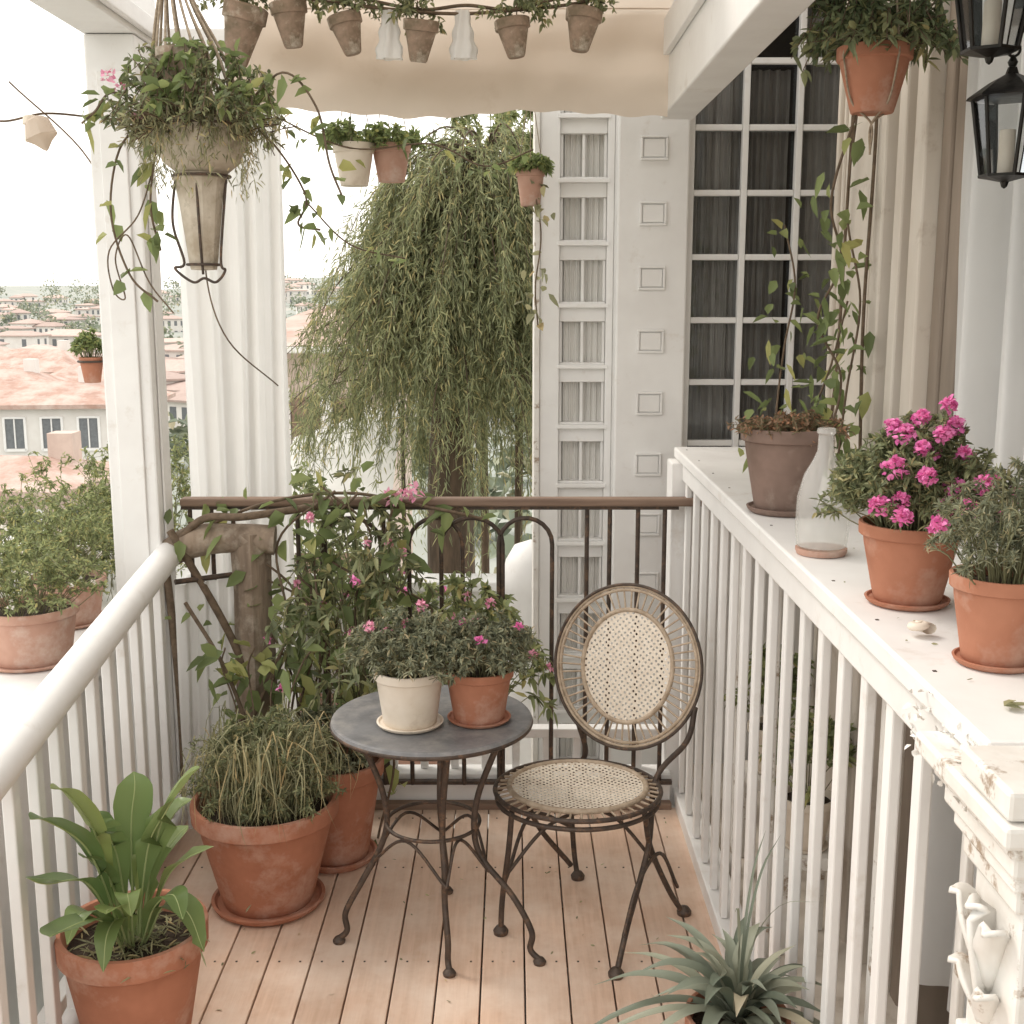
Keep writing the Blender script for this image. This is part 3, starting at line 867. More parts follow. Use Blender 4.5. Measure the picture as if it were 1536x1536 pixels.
# ------------------------------------------------------------------ bistro chair
g = group('bistro_chair')
sc_ = np.array([.205, 3.53, .45])
tubes('seat_ring', [ring_pts(sc_, .258, .235, (1, 0, 0), (0, 1, 0), 64), ring_pts(sc_ - np.array([0, 0, .028]), .252, .23, (1, 0, 0), (0, 1, 0), 64)], .0075, iron, g, cyclic=True)
tubes('seat_cane_rim', [ring_pts(sc_ + np.array([0, 0, .012]), .213, .192, (1, 0, 0), (0, 1, 0), 64)], .009, cane_rim, g, cyclic=True)
sp = []
for a in np.linspace(0, 2*math.pi, 44, endpoint=False):
    c, s = math.cos(a), math.sin(a)
    sp.append([tuple(sc_ + np.array([.205*c, .185*s, .008])), tuple(sc_ + np.array([.258*c, .235*s, .0]))])
tubes('seat_spokes', sp, .0038, cane_rim, g, smooth=False, res=1)
def disc(name, rx, ry, dome, mat, parent):
    V = [(0, 0, dome)]; F = []
    R_, S_ = 8, 48
    for j in range(1, R_+1):
        k = j/R_
        for i in range(S_):
            a = 2*math.pi*i/S_
            V.append((rx*k*math.cos(a), ry*k*math.sin(a), dome*(1-k*k)))
    for i in range(S_): F.append((0, 1+i, 1+(i+1) % S_))
    for j in range(R_-1):
        for i in range(S_):
            a = 1+j*S_+i; b = 1+j*S_+(i+1) % S_
            F.append((a, a+S_, b+S_, b))
    return mesh_obj(name, V, F, mat, parent, smooth=True)
o = disc('seat_cane', .21, .19, -.012, cane, g); o.location = tuple(sc_ + np.array([0, 0, .014]))
yaw = math.radians(32)
u_ = np.array([math.cos(yaw), -math.sin(yaw), 0])
fw = np.array([math.sin(yaw)*-1, -math.cos(yaw), 0])
tl = math.radians(13)
v_ = np.array([-fw[0]*math.sin(tl), -fw[1]*math.sin(tl), math.cos(tl)])
bc = np.array([.372, 3.735, .785])
tubes('back_ring', [ring_pts(bc, .255, .258, u_, v_, 72), ring_pts(bc, .243, .246, u_, v_, 72)], .0055, cane_rim, g, cyclic=True)
tubes('back_frame', [ring_pts(bc - fw*(-.006), .262, .265, u_, v_, 72)], .005, iron, g, cyclic=True)
ic = bc + v_*.0
tubes('back_cane_rim', [ring_pts(ic, .160, .182, u_, v_, 64)], .0075, cane_rim, g, cyclic=True)
sp = []
for a in np.linspace(0, 2*math.pi, 54, endpoint=False):
    c, s = math.cos(a), math.sin(a)
    sp.append([tuple(ic + u_*.160*c + v_*.182*s), tuple(bc + u_*.25*c + v_*.253*s)])
tubes('back_spokes', sp, .0032, cane_rim, g, smooth=False, res=1)
o = disc('back_cane', .156, .178, .004, cane, g)
w_ = np.cross(u_, v_)
M = Matrix(((u_[0], v_[0], w_[0], ic[0]), (u_[1], v_[1], w_[1], ic[1]), (u_[2], v_[2], w_[2], ic[2]), (0, 0, 0, 1)))
o.matrix_world = M
pL = bc - u_*.15 - v_*.215; pR = bc + u_*.25 - v_*.09
FL = (-.035, 3.46, 0.0); FR = (.305, 3.22, 0.0); BR = (.555, 3.58, 0.0); BL = (.225, 3.82, 0.0)
lg = [
    [tuple(pR), tuple(bc + u_*.235 - v_*.2), (.455, 3.585, .46), (.42, 3.45, .30), (.345, 3.30, .12), FR],
    [tuple(pL), (.245, 3.80, .46), (.20, 3.82, .36), (.21, 3.84, .12), BL],
    [(.0, 3.42, .43), (-.01, 3.43, .30), (-.03, 3.455, .12), FL],
    [(.40, 3.40, .43), (.43, 3.47, .28), (.50, 3.55, .10), BR],
    [(.03, 3.66, .43), (.08, 3.72, .25), (.20, 3.80, .06)],
]
tubes('legs', lg, .009, iron, g)
tubes('stretchers', [[(-.02, 3.45, .2), (.10, 3.50, .33), (.22, 3.56, .36), (.33, 3.58, .33), (.47, 3.56, .17)], [(.33, 3.27, .1), (.38, 3.36, .22), (.46, 3.48, .26), (.53, 3.57, .10)], [(-.02, 3.46, .18), (.06, 3.6, .33), (.2, 3.8, .2)]], .006, iron, g)
for f in (FL, FR, BR, BL):
    lathe('foot', [(.001, 0), (.022, 0), (.024, .012), (.015, .025), (.001, .03)], f, iron, g, seg=16)

# ------------------------------------------------------------------ plants on the table
g = group('potted_geranium')
zt = pot(g, (-.300, 3.37, .722), .105, .165, claywhite, base_r=.078)
tps = plant(g, (-.300, 3.37, zt), .145, .19, 130, 55, .020, .0065, lf_grey, base_r=.075, rag=.55)
hi = tps[np.argsort(-tps[:, 2])][:60]
flowers(g, hi[[2, 20, 35, 48]] + np.array([0, -.02, .025]), .015, 40, palepink, .012, .011)
g = group('potted_geranium')
zt = pot(g, (-.098, 3.41, .722), .103, .155, terra, base_r=.075)
tps = plant(g, (-.098, 3.41, zt), .145, .18, 130, 55, .020, .0065, lf_grey, base_r=.075, rag=.55)
hi = tps[np.argsort(-tps[:, 2])][:60]
flowers(g, hi[[5, 20, 40]] + np.array([0, -.02, .025]), .012, 30, pink, .012, .011)

# ------------------------------------------------------------------ floor pots
g = group('potted_ornamental_grass')
zt = pot(g, (-.80, 3.66, 0), .235, .35, terra, base_r=.145, seg=64)
V = []; F = []
for i in range(620):
    a = rng.uniform(0, 2*math.pi); rr = rng.uniform(.1, 1)**.6
    ln = rng.uniform(.12, .36); R0 = rng.uniform(0, .14)
    b = np.array([-.80+math.cos(a)*R0, 3.66+math.sin(a)*R0, zt-.01])
    a2 = a + rng.normal()*1.0
    d = np.array([math.cos(a2), math.sin(a2), 0])*rr*.6
    j = lambda: rng.normal(size=3)*.026
    p = [b, b + np.array([0, 0, ln*.6]) + d*ln*.25 + j(), b + np.array([0, 0, ln*.85]) + d*ln*.6 + j(), b + np.array([0, 0, ln*(.92-.4*rr)]) + d*ln*.95 + j(), b + np.array([0, 0, ln*(.75-.7*rr)]) + d*ln*1.05 + j()]
    blade(V, F, p, .0046, n=2, prof=SWORD)
mesh_obj('grass_blades', V, F, lf_dry, g)
plant(g, (-.80, 3.66, zt), .18, .31, 95, 55, .024, .0065, lf_herb, base_r=.14, rag=.65)
g = group('potted_ornamental_grass')
zt = pot(g, (-.625, 3.98, 0), .175, .36, terra, base_r=.115)
plant(g, (-.625, 3.98, zt), .16, .22, 60, 40, .03, .010, lf_grey, base_r=.1)

g = group('potted_paddle_leaf_plant')
cx, cy = -.96, 2.80
zt = pot(g, (cx, cy, 0), .185, .385, terra, base_r=.115, seg=64)
V = []; F = []; mr = []
tips = [(.19, .0, .47, .10), (.13, -.04, .40, .085), (.02, .02, .45, .095), (-.04, -.06, .36, .085), (-.10, -.20, .50, .09), (-.11, -.30, .47, .095), (-.10, -.36, .36, .09), (-.06, -.36, .22, .085), (.20, -.08, .02, .09), (.17, -.14, .14, .075), (-.11, .06, .32, .08),
        (-.08, -.22, .12, .08), (.06, -.18, .17, .065), (.12, .12, .26, .07), (-.06, -.14, .30, .07), (.0, -.22, .05, .06), (.07, .03, .32, .07), (.22, -.02, .27, .075), (.15, .06, .36, .08), (.03, -.26, .22, .07)]
for (dx, dy, dz, w) in tips:
    b = np.array([cx + dx*.12, cy + dy*.12, zt-.01])
    hz = max(dz, .12)
    top = np.array([cx+dx, cy+dy, zt+dz])
    up = .32 if dz < .2 else .12
    p = [b, b + np.array([dx*.12, dy*.12, hz*.35]), b + np.array([dx*.35, dy*.35, hz*.68+up*.15]), b + np.array([dx*.7, dy*.7, (dz*.93 if dz > .2 else dz*.7+.09)+.01]), top]
    p[3] = p[3] + rng.normal(size=3)*.008
    blade(V, F, p, w, fold=.14, n=7, prof=PADDLE)
    mr.append([tuple(x) for x in p])
mesh_obj('leaves', V, F, lf_paddle, g, smooth=True)
tubes('midribs', mr, .0026, midrib, g, n=7, res=1, radii=[1.6, 1.3, 1, .7, .3])
P = np.stack([cx + rng.normal(size=300)*.07, cy + rng.normal(size=300)*.07, np.full(300, zt+.01)], 1)
leaves('dry_litter', P, rng.normal(size=P.shape)*np.array([1, 1, .5]) + np.array([0, 0, .3]), .05, .006, lf_dry, g)

def rosette(g, cx, cy, zt, n, L, W, seedk=0, sag=.95):
    V = []; F = []
    for i in range(n):
        k = i/(n-1)
        a = i*2.39996 + rng.normal()*.25 + seedk
        ln = L*(1 - .22*k)*rng.uniform(.7, 1.15)
        el = .55 + .85*k + rng.normal()*.12
        d = np.array([math.cos(a), math.sin(a), 0])
        if d[0] > .4: ln *= .8
        sidev = np.array([-d[1], d[0], 0])*rng.normal()*.2
        b = np.array([cx, cy, zt + .01 + .03*k]) + d*.014
        ce, se = math.cos(el), math.sin(el)
        g1 = sag - .45*k + rng.normal()*.08
        p = [b + (d*(ce*t + .22*t*t) + sidev*t*t + np.array([0, 0, se*t + .15*t - g1*t*t]))*ln for t in (0, .25, .5, .75, 1.0)]
        blade(V, F, p, W*rng.uniform(.65, 1.15), fold=.2, n=4, prof=SWORD)
    mesh_obj('leaves', V, F, lf_agave, g, smooth=True)

g = group('potted_strap_leaf_plant')
cx, cy = .50, 2.42
boxes('stand', [(cx-.1, cx+.1, cy-.1, cy+.1, .12, .15), (cx-.1, cx-.07, cy-.1, cy-.07, 0, .119), (cx+.07, cx+.1, cy-.1, cy-.07, 0, .119), (cx-.1, cx-.07, cy+.07, cy+.1, 0, .119), (cx+.07, cx+.1, cy+.07, cy+.1, 0, .119)], oldwood, g, .004)
zt = pot(g, (cx, cy, .151), .115, .25, terra, base_r=.08, saucer=False)
rosette(g, cx, cy, zt, 54, .335, .036)
V = []; F = []
for i in range(4):
    a = rng.uniform(0, 6.28)
    d = np.array([math.cos(a), math.sin(a), 0]); b = np.array([cx, cy, zt])
    blade(V, F, [b, b+d*.03+np.array([0, 0, .2]), b+d*.1+np.array([0, 0, .33]), b+d*.2+np.array([0, 0, .38])], .007, prof=SWORD, n=4)
mesh_obj('flower_spikes', V, F, lf_agave, g, smooth=True)
g = group('potted_strap_leaf_plant')
cx, cy = .545, 2.14
zt = pot(g, (cx, cy, 0), .085, .38, terra_dark, base_r=.06)
rosette(g, cx, cy, zt, 26, .22, .030, 1.0)

# ------------------------------------------------------------------ climbing vine on the railing
g = group('climbing_vine')
for i in range(13):
    x0 = rng.uniform(-1.0, -.45)
    x1 = x0 + rng.uniform(-.15, .2)
    top = rng.uniform(.85, 1.3)
    p = [(x0, 4.05+rng.normal()*.05, .02), (x0+rng.normal()*.05, 4.15, top*.3), ((x0+x1)/2+rng.normal()*.06, 4.2+rng.normal()*.05, top*.6), (x1+rng.normal()*.05, 4.27, top*.85), (x1+rng.normal()*.08, 4.25, top)]
    vine(g, p, .0045, .095, 26, jitter=.05, W=.052)
vine(g, [(-1.2, 4.25, 1.1), (-.9, 4.3, 1.22), (-.6, 4.35, 1.25), (-.3, 4.33, 1.20), (-.1, 4.36, 1.15)], .006, .08, 50, jitter=.05, W=.042)
P, D, pa, tp = stems_and_leaves((-.55, 4.2, .35), .30, .95, 60, 20, .05, .02, rag=.5)
leaves('fine_foliage', P, D, .05, .018, lf_herb, g); tubes('fine_stems', pa, .002, stemg, g, smooth=False, res=0)
P, D, pa, tp2 = stems_and_leaves((-.12, 4.25, .3), .22, .7, 45, 22, .05, .02, rag=.5)
leaves('fine_foliage', P, D, .05, .02, lf_bright, g); tubes('fine_stems', pa, .002, stemg, g, smooth=False, res=0)
tp = np.concatenate([tp, tp2])
flowers(g, tp[rng.choice(len(tp), 22)] + np.array([0, -.05, 0]), .013, 20, palepink, .016, .013)
flowers(g, tp[rng.choice(len(tp), 9)] + np.array([0, -.08, 0]), .013, 20, pink, .014, .012)
flowers(g, [(-.40, 4.32, 1.25), (-.36, 4.31, 1.26), (-.44, 4.3, 1.24)], .022, 18, palepink, .03, .016)
vine(g, [(-1.15, 4.1, .9), (-1.0, 4.0, .7), (-.9, 3.95, .45), (-.85, 3.9, .3)], .007, .06, 20, jitter=.04, W=.03)
for i in range(4):
    vine(g, [(-.95+.08*i, 3.95, .3), (-.95+.06*i, 3.95, .55), (-1.0+.09*i, 3.98, .7), (-.98+.1*i, 3.95, .78)], .003, .09, 12, jitter=.03, W=.048)

# ------------------------------------------------------------------ shelf objects
SZ = 1.391
g = group('potted_sedum')
zt = pot(g, (.735, 3.19, SZ), .122, .22, terra_dark, base_r=.08)
lf_sed = leafm('sedum_leaves', (.30, .20, .13), (.16, .15, .08))
plant(g, (.735, 3.19, zt), .105, .055, 90, 26, .016, .007, lf_sed, base_r=.1)
g = group('glass_bottle')
lathe('glass_body', [(.001, .016), (.05, .016), (.056, .02), (.060, .06), (.058, .13), (.045, .18), (.026, .215), (.018, .235), (.017, .27), (.021, .275), (.020, .285), (.013, .287)], (.700, 2.66, SZ), pmat('milky_glass', (.84, .83, .80), (.78, .76, .73), scale=8, rough=.06, bump=0, spec=.9, clear=.66), g, seg=48)
lathe('clay_base', [(.001, -.0), (.054, 0), (.0575, .008), (.0575, .014), (.001, .014)], (.700, 2.66, SZ+.0005), terra_pale, g, seg=40)

g = group('potted_pink_flowers')
zt = pot(g, (.752, 2.22, SZ), .095, .15, terra, base_r=.062)
tps = plant(g, (.762, 2.22, zt), .135, .20, 200, 55, .018, .006, lf_herb, base_r=.075, rag=.6, curl=.6)
cl = []
cand = [t for t in tps if t[2] > zt + .03 and t[1] < 2.30]
cand.sort(key=lambda t: t[1] - .8*t[2])
for c in cand:
    if all(np.linalg.norm(c-q) > .047 for q in cl): cl.append(c)
cl = cl[:20]
cl = [c + np.array([0, -.014, .012]) for c in cl] + [np.array([.80, 2.2, zt+.24]), np.array([.70, 2.2, zt+.20])]
flowers(g, cl, .0175, 85, pink, .0105, .010)
tubes('flower_stalks', [[(.76, 2.21, zt+.08), (.79, 2.2, zt+.17), (.80, 2.2, zt+.23)], [(.75, 2.21, zt+.08), (.71, 2.2, zt+.15), (.70, 2.2, zt+.19)]], .0015, stemg, g)

g = group('potted_rosemary')
zt = pot(g, (.770, 1.84, SZ), .077, .14, terra, base_r=.052)
plant(g, (.775, 1.84, zt), .095, .19, 110, 65, .014, .003, lf_grey, base_r=.055, rag=.6)
g = group('seashell')
V = []; F = []
for j in range(26):
    t = j/25*4*math.pi
    r = .026*(1-j/27)
    for i in range(10):
        a = 2*math.pi*i/10
        rr = r*.5
        V.append(((r*.6+rr*math.cos(a))*math.cos(t), (r*.6+rr*math.cos(a))*math.sin(t)*.8, .014 + rr*math.sin(a)*.8 + j*.0006))
for j in range(25):
    for i in range(10):
        F.append((j*10+i, j*10+(i+1) % 10, (j+1)*10+(i+1) % 10, (j+1)*10+i))
o = mesh_obj('shell_whorl', V, F, claywhite, g, smooth=True); o.location = (.70, 1.99, SZ)
g = group('dry_leaf')
leaves('curled_leaf', [(.695, 1.62, SZ+.006)]*3, [(1, .2, .1), (1, -.4, .1), (.8, .8, .1)], .04, .015, lf_dry, g)

# ------------------------------------------------------------------ hanging things
def cords(parent, top, pts, r=.0022, mat=rope):
    tubes('cords', [[top, p] for p in pts], r, mat, parent, smooth=False, res=1)

g = group('hanging_macrame_planter')
hx, hy = -.80, 3.2
lathe('bowl', [(.001, 2.27), (.06, 2.272), (.095, 2.30), (.118, 2.35), (.125, 2.40), (.112, 2.402), (.1, 2.37), (.001, 2.36)], (hx, hy, 0), pale_mossy, g, wob=.03)
lathe('tapered_vase', [(.001, 2.03), (.034, 2.032), (.038, 2.05), (.056, 2.2), (.066, 2.255), (.070, 2.262), (.068, 2.275), (.001, 2.275)], (hx-.005, hy, 0), pale_mossy, g, seg=10, sharp=.3)
lathe('upper_pot', [(.001, 2.44), (.035, 2.44), (.055, 2.54), (.062, 2.545), (.062, 2.565), (.05, 2.565), (.045, 2.5)], (hx-.02, hy-.07, 0), mossy, g)
tubes('iron_cradle', [[(hx-.068, hy, 2.27), (hx-.075, hy-.02, 2.15), (hx-.05, hy-.02, 2.05), (hx-.075, hy-.02, 2.035), (hx-.03, hy-.02, 2.0), (hx, hy-.02, 2.01), (hx+.03, hy-.02, 2.0), (hx+.055, hy-.02, 2.03), (hx+.045, hy-.02, 2.06), (hx+.062, hy, 2.26)],
       [(hx, hy-.06, 2.27), (hx, hy-.045, 2.1), (hx, hy-.03, 2.02)]], .0035, iron, g)
tubes('iron_hoops', [ring_pts((hx, hy, 2.39), .127, .127, (1, 0, 0), (0, 1, 0)), ring_pts((hx, hy, 2.268), .072, .072, (1, 0, 0), (0, 1, 0)), ring_pts((hx-.005, hy, 2.045), .042, .042, (1, 0, 0), (0, 1, 0))], .0035, iron, g, cyclic=True)
tubes('cords', [[(hx-.05+rng.normal()*.01, hy, 3.02), (hx-.05+.03*math.cos(a), hy+.03*math.sin(a), 2.75), (hx-.02+.09*math.cos(a), hy+.09*math.sin(a), 2.56), (hx+.125*math.cos(a), hy+.125*math.sin(a), 2.39)] for a in np.linspace(0, 6.28, 17)], .0035, rope, g, res=2)
tubes('support_arm', [[(-1.25, hy, 2.95), (-1.0, hy, 3.03), (hx-.05, hy, 3.03)]], .01, iron, g)
plant(g, (hx, hy, 2.37), .21, .20, 85, 30, .022, .009, lf_herb, base_r=.09, rag=.75, curl=1.6, sm=twig)
plant(g, (hx, hy, 2.36), .18, .24, 22, 16, .042, .025, lf_vine, base_r=.09, rag=.6, curl=1.2, sm=twig)
plant(g, (hx, hy, 2.36), .16, .10, 70, 30, .025, .006, lf_dry, base_r=.11, rag=.7, curl=3.0, sm=twig)
P = []; D = []
for i in range(150):
    a = rng.uniform(0, 6.28); r = .12*rng.uniform(.8, 1.3); ln = rng.uniform(.03, .2)
    s = np.array([hx+r*math.cos(a), hy+r*math.sin(a), 2.42])
    tt = np.linspace(0, 1, 14)[:, None]
    P.append(s + tt*np.array([0, 0, -ln]) + rng.normal(size=(14, 3))*.008); D.append(rng.normal(size=(14, 3))*.5+np.array([0, 0, -1]))
leaves('trailing_moss', np.concatenate(P), np.concatenate(D), .022, .004, lf_dry, g)
for p in [[(hx+.1, hy, 2.42), (hx+.22, hy-.02, 2.52), (hx+.30, hy, 2.44), (hx+.33, hy, 2.30), (hx+.36, hy, 2.22)],
          [(hx-.1, hy, 2.4), (hx-.2, hy, 2.35), (hx-.24, hy, 2.18), (hx-.2, hy, 2.02), (hx-.13, hy, 1.95)],
          [(hx-.08, hy, 2.4), (hx-.2, hy-.03, 2.47), (hx-.25, hy-.05, 2.42), (hx-.3, hy, 2.40)],
          [(hx-.1, hy-.02, 2.38), (hx-.13, hy-.02, 2.2), (hx-.11, hy-.02, 2.08)]]:
    vine(g, p, .003, .055, 14, jitter=.012, W=.032)
tubes('curly_twig', [[(hx-.12, hy, 2.3), (hx-.17, hy, 2.17), (hx-.25, hy, 2.08), (hx-.245, hy, 1.98), (hx-.215, hy, 1.96), (hx-.235, hy, 2.06), (hx-.2, hy, 2.12), (hx-.15, hy, 2.0), (hx-.09, hy, 1.92)],
                     [(hx+.02, hy, 2.2), (hx+.0, hy, 2.02), (hx+.05, hy, 1.85), (hx+.1, hy+.4, 1.7)]], .002, twig, g)
flowers(g, [(hx-.13, hy-.09, 2.40), (hx-.19, hy-.02, 2.48), (hx-.22, hy-.02, 2.51)], .014, 22, palepink)

g = group('hanging_pot_garland')
gy = 4.1
rp = [(-1.06, gy, 2.99), (-.9, gy, 2.93), (-.7, gy, 2.91), (-.5, gy, 2.885), (-.3, gy, 2.865), (-.15, gy, 2.86), (0, gy, 2.87), (.2, gy, 2.89), (.35, gy, 2.93), (.54, gy, 2.97)]
tubes('rope', [rp, [(p[0], p[1]+.02, p[2]+.02+.015*math.sin(i*3)) for i, p in enumerate(rp)]], .0055, twig, g)
for (x, w, h, z, t) in [(-.90, .072, .19, 2.70, .25), (-.708, .060, .14, 2.755, -.1), (-.515, .056, .125, 2.735, -.25), (-.305, .058, .13, 2.71, .1), (.015, .058, .12, 2.725, -.15), (.218, .060, .13, 2.745, .12)]:
    tl_ = (rng.normal()*.1, t, rng.uniform(0, 6))
    lathe('clay_pot', [(.001, 0), (w*.42, 0), (w*.5, .006), (w*.86, h*.72), (w*.98, h*.74), (w, h*.97), (w*.9, h), (w*.8, h*.8)], (x, gy, z), mossy, g, seg=28, tilt=(tl_[0], tl_[1], 0), wob=.02)
    P, D, pa, tp = stems_and_leaves((x, gy, z+h*.85), .10, .09, 20, 14, .03, .015, curl=1.8)
    leaves('pot_greenery', P, D, .024, .012, lf_herb, g)
    tubes('hook', [[(x, gy, z+h*.5), (x, gy, 2.90)]], .002, twig, g, smooth=False)
for x in (-.395, -.158):
    V = []; F = []
    for j in range(14):
        k = j/13
        for i in range(24):
            a = 2*math.pi*i/24
            r = (.018 + .022*k)*(1+.28*math.sin(a*5+k*2+x*9)) * (1+.1*math.sin(k*18))
            V.append((x + r*math.cos(a), gy + r*math.sin(a)*.7, 2.87-.15*k))
    for j in range(13):
        for i in range(24):
            F.append((j*24+i, j*24+(i+1) % 24, (j+1)*24+(i+1) % 24, (j+1)*24+i))
    mesh_obj('lace_tassel', V, F, sheer, g, smooth=True)

def hangpot(name, x, y, z, r, h, mat, topz, gs=.12, lm=lf_vine, n=50):
    g = group(name)
    zt = pot(g, (x, y, z), r, h, mat, saucer=False, rim=.22)
    plant(g, (x, y, zt), gs, gs*.9, n, 18, .028, .013, lm, base_r=r*.7, curl=1.2, rag=.6)
    cords(g, (x, y, topz), [(x+r*math.cos(a), y+r*math.sin(a), z+h*.95) for a in (.5, 2.6, 4.7)], .0016)
    return g
g = hangpot('hanging_flower_pot', -.595, 4.68, 2.37, .078, .155, claywhite, 2.9, gs=.11)
g2 = hangpot('hanging_flower_pot', -.46, 4.74, 2.39, .075, .14, terra_pale, 2.9, gs=.10)
g = hangpot('hanging_flower_pot', .07, 4.72, 2.30, .055, .14, terra_pale, 2.75, gs=.07)
vine(g, [(.07, 4.70, 2.42), (.11, 4.68, 2.2), (.09, 4.7, 2.0), (.10, 4.7, 1.85)], .003, .045, 40, jitter=.025, lm=lf_dry)
g = group('trailing_wire_vine')
vine(g, [(-1.0, 4.3, 2.62), (-.85, 4.4, 2.50), (-.75, 4.5, 2.32), (-.78, 4.5, 2.22), (-.70, 4.5, 2.20)], .004, .08, 16, jitter=.02, W=.04)
vine(g, [(-.9, 4.5, 2.62), (-.6, 4.6, 2.50), (-.3, 4.65, 2.52), (-.1, 4.65, 2.44), (.08, 4.65, 2.5)], .003, .045, 26, jitter=.03)
vine(g, [(-.75, 4.5, 2.3), (-.6, 4.55, 2.15), (-.4, 4.6, 2.1)], .003, .05, 10, jitter=.02)
vine(g, [(-1.25, 4.3, 2.7), (-1.15, 4.3, 2.55), (-1.05, 4.35, 2.6), (-.95, 4.4, 2.56)], .003, .05, 12, jitter=.02)

g = group('bracket_flower_pot')
zt = pot(g, (-1.49, 4.28, 1.66), .042, .09, terra, saucer=False, rim=.2)
plant(g, (-1.49, 4.28, zt), .055, .10, 40, 22, .020, .009, lf_vine, base_r=.03)
tubes('bracket', [ring_pts((-1.49, 4.28, 1.735), .045, .045, (1, 0, 0), (0, 1, 0), 24) + [(-1.42, 4.28, 1.735)]], .004, iron, g, smooth=False)

g = group('hanging_terracotta_pot')
px_, py_ = .862, 3.0
zt = pot(g, (px_, py_, 2.395), .088, .15, terra, saucer=False, rim=.2, base_r=.05)
plant(g, (px_, py_, zt), .15, .20, 75, 30, .026, .010, lf_dark, base_r=.06, curl=1.6, rag=.7, sm=twig)
plant(g, (px_, py_, zt), .17, .12, 30, 16, .04, .016, lf_herb, base_r=.06, curl=2.2, rag=.7, sm=twig)
cords(g, (px_, py_, 3.05), [(px_+.088*math.cos(a), py_+.088*math.sin(a), 2.52) for a in (.3, 1.9, 3.5, 5.1)], .003)
tubes('pot_sling', [[(px_+.088*math.cos(a), py_+.088*math.sin(a), 2.52), (px_+.06*math.cos(a), py_+.06*math.sin(a), 2.42), (px_, py_, 2.37), (px_, py_, 2.30)] for a in (.3, 1.9, 3.5, 5.1)], .0025, rope, g)
tubes('hook_arm', [[(1.1, py_, 3.0), (.95, py_, 3.07), (px_, py_, 3.05)]], .008, black, g)
g = group('wall_vine')
vine(g, [(.83, 3.02, 2.40), (.80, 3.1, 2.2), (.86, 3.2, 2.05), (.83, 3.3, 1.9), (.9, 3.3, 1.75), (.88, 3.3, 1.6), (.86, 3.35, 1.48)], .0035, .062, 46, jitter=.03, W=.032)
vine(g, [(.98, 3.55, 2.5), (.95, 3.5, 2.2), (1.0, 3.5, 1.95), (.96, 3.45, 1.7), (.93, 3.4, 1.5)], .0035, .065, 34, jitter=.035, W=.034)
vine(g, [(.93, 4.2, 2.2), (.95, 4.1, 2.0), (.9, 4.0, 1.8), (.86, 3.9, 1.6), (.84, 3.8, 1.45)], .0035, .06, 60, jitter=.05, W=.03)
vine(g, [(.80, 3.6, 1.42), (.86, 3.5, 1.6), (.92, 3.5, 1.75), (.95, 3.45, 1.95)], .003, .05, 90, jitter=.05, W=.018)
tubes('bare_creeper', [[(1.03, 3.9, 1.4), (1.01, 3.75, 1.8), (1.03, 3.8, 2.2), (1.01, 3.7, 2.6), (1.03, 3.75, 3.1)], [(1.02, 3.48, 1.4), (1.0, 3.46, 1.9), (1.02, 3.5, 2.4), (1.0, 3.45, 3.1)]], .005, twig, g)

def lantern(x, y, z, w, h, topz):
    g = group('black_lantern')
    r1, r2 = w*.5, w*.33
    k = math.pi/6
    lathe('roof', [(.001, h*1.16), (w*.06, h*1.15), (w*.09, h*1.08), (w*.3, h*1.0), (r1*1.15, h*.86), (r1*1.2, h*.83), (r1*1.05, h*.82), (.001, h*.82)], (x, y, z), black, g, seg=6, sharp=.2, rot0=k)
    lathe('finial', [(.001, h*1.14), (w*.05, h*1.16), (w*.07, h*1.2), (w*.03, h*1.26), (.001, h*1.28)], (x, y, z), black, g, seg=16)
    lathe('base', [(.001, -h*.12), (w*.04, -h*.1), (w*.06, -h*.05), (r2*.7, -h*.02), (r2*1.1, 0), (r2*1.12, h*.03), (.001, h*.032)], (x, y, z), black, g, seg=6, sharp=.2, rot0=k)
    bars = []
    for i in range(6):
        a = i*math.pi/3 + k
        bars.append([(x+r2*math.cos(a), y+r2*math.sin(a), z+.02*h), (x+r1*math.cos(a), y+r1*math.sin(a), z+h*.83)])
    tubes('bars', bars, w*.03, black, g, smooth=False, res=1)
    lathe('glass', [(r2*.95, h*.04), (r1*.95, h*.81)], (x, y, z), glass, g, seg=6, sharp=.2, rot0=k)
    lathe('candle', [(.001, h*.5), (w*.1, h*.5), (w*.11, h*.49), (w*.11, h*.04)], (x, y, z), claywhite, g, seg=20)
    tubes('hanger', [ring_pts((x, y, z+h*1.33), w*.09, w*.09, (1, 0, 0), (0, 0, 1), 16)], w*.02, black, g, cyclic=True)
    tubes('rod', [[(x, y, z+h*1.4), (x, y, topz)]], w*.03, black, g, smooth=False)
    return g
g = lantern(.945, 2.38, 2.19, .135, .175, 2.62)
tubes('wall_arm', [[(1.14, 2.38, 2.35), (1.06, 2.38, 2.50), (1.0, 2.38, 2.60), (.945, 2.38, 2.62)], [(1.14, 2.38, 2.28), (1.05, 2.38, 2.42), (.96, 2.38, 2.46)]], .006, black, g)
g = lantern(.885, 2.34, 2.41, .145, .18, 2.9)
tubes('wall_arm', [[(1.14, 2.34, 2.75), (1.0, 2.34, 2.93), (.885, 2.34, 2.9)]], .006, black, g)

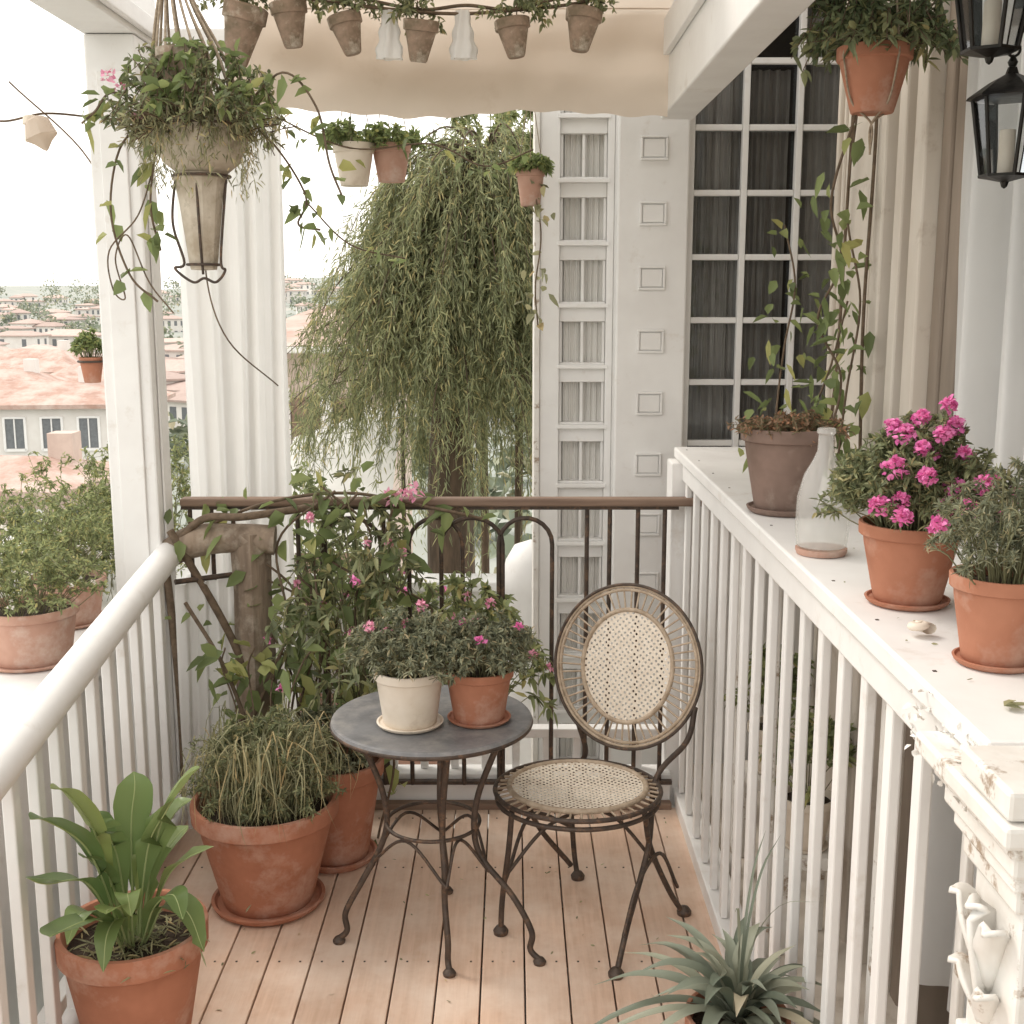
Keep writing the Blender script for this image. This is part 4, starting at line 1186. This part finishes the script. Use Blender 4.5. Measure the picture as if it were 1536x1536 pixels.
g = group('festoon_wire')
tubes('wire', [[(-2.2, 3.9, 2.66), (-1.75, 3.9, 2.55), (-1.6, 3.9, 2.50), (-1.47, 3.95, 2.53), (-1.38, 4.2, 2.55)], [(-2.0, 5.0, 2.8), (-1.7, 5, 2.5), (-1.45, 4.6, 2.1)]], .0035, twig, g)
lathe('socket', [(.001, 0), (.022, -.005), (.026, -.03), (.001, -.03)], (-1.50, 3.9, 2.52), claywhite, g, seg=16)
lathe('cloth_shade', [(.022, -.01), (.036, -.02), (.05, -.07), (.03, -.085), (.008, -.11), (.001, -.115)], (-1.49, 3.9, 2.52), canvas, g, seg=20, wob=.08, tilt=(0, -.3, 0))

# ------------------------------------------------------------------ world, sun, camera
w = bpy.data.worlds.new('World'); scene.world = w; w.use_nodes = True
nt = w.node_tree; nt.nodes.clear()
out = nd(nt, 'ShaderNodeOutputWorld'); bg = nd(nt, 'ShaderNodeBackground'); bg.inputs[1].default_value = .15
sky = nd(nt, 'ShaderNodeTexSky'); sky.sky_type = 'NISHITA'; sky.sun_disc = False
EL, AZ = math.radians(48), math.radians(-60)
sky.sun_elevation = EL; sky.sun_rotation = AZ; sky.dust_density = 4; sky.air_density = 1.0
mx = nd(nt, 'ShaderNodeMix', data_type='RGBA'); mx.inputs[0].default_value = .92
cn = nd(nt, 'ShaderNodeTexNoise'); cn.inputs['Scale'].default_value = 1.6; cn.inputs['Detail'].default_value = 2
cm = nd(nt, 'ShaderNodeMix', data_type='RGBA'); cm.inputs[6].default_value = (13.0, 12.6, 12.0, 1); cm.inputs[7].default_value = (14.2, 13.7, 13.0, 1)
tc_ = nd(nt, 'ShaderNodeTexCoord')
nt.links.new(tc_.outputs['Generated'], cn.inputs['Vector'])
nt.links.new(cn.outputs['Fac'], cm.inputs[0])
nt.links.new(sky.outputs[0], mx.inputs[6]); nt.links.new(cm.outputs[2], mx.inputs[7])
nt.links.new(mx.outputs[2], bg.inputs[0]); nt.links.new(bg.outputs[0], out.inputs[0])

sl = bpy.data.lights.new('sun', 'SUN'); sl.energy = 1.5; sl.angle = math.radians(14); sl.color = (1, .93, .84)
so = bpy.data.objects.new('sun', sl); link(so)
d = Vector((math.sin(AZ)*math.cos(EL), math.cos(AZ)*math.cos(EL), math.sin(EL)))
so.rotation_euler = d.to_track_quat('Z', 'Y').to_euler()

cam = bpy.data.cameras.new('camera'); co = bpy.data.objects.new('camera', cam); link(co)
cam.sensor_width = 36; cam.lens = 42.2; cam.clip_end = 6000; cam.clip_start = .05
co.location = (0, 0, 1.97)
co.rotation_euler = (math.radians(90-10.3), 0, 0)
scene.camera = co
scene.view_settings.view_transform = 'Standard'
scene.view_settings.look = 'None'
scene.view_settings.exposure = 0
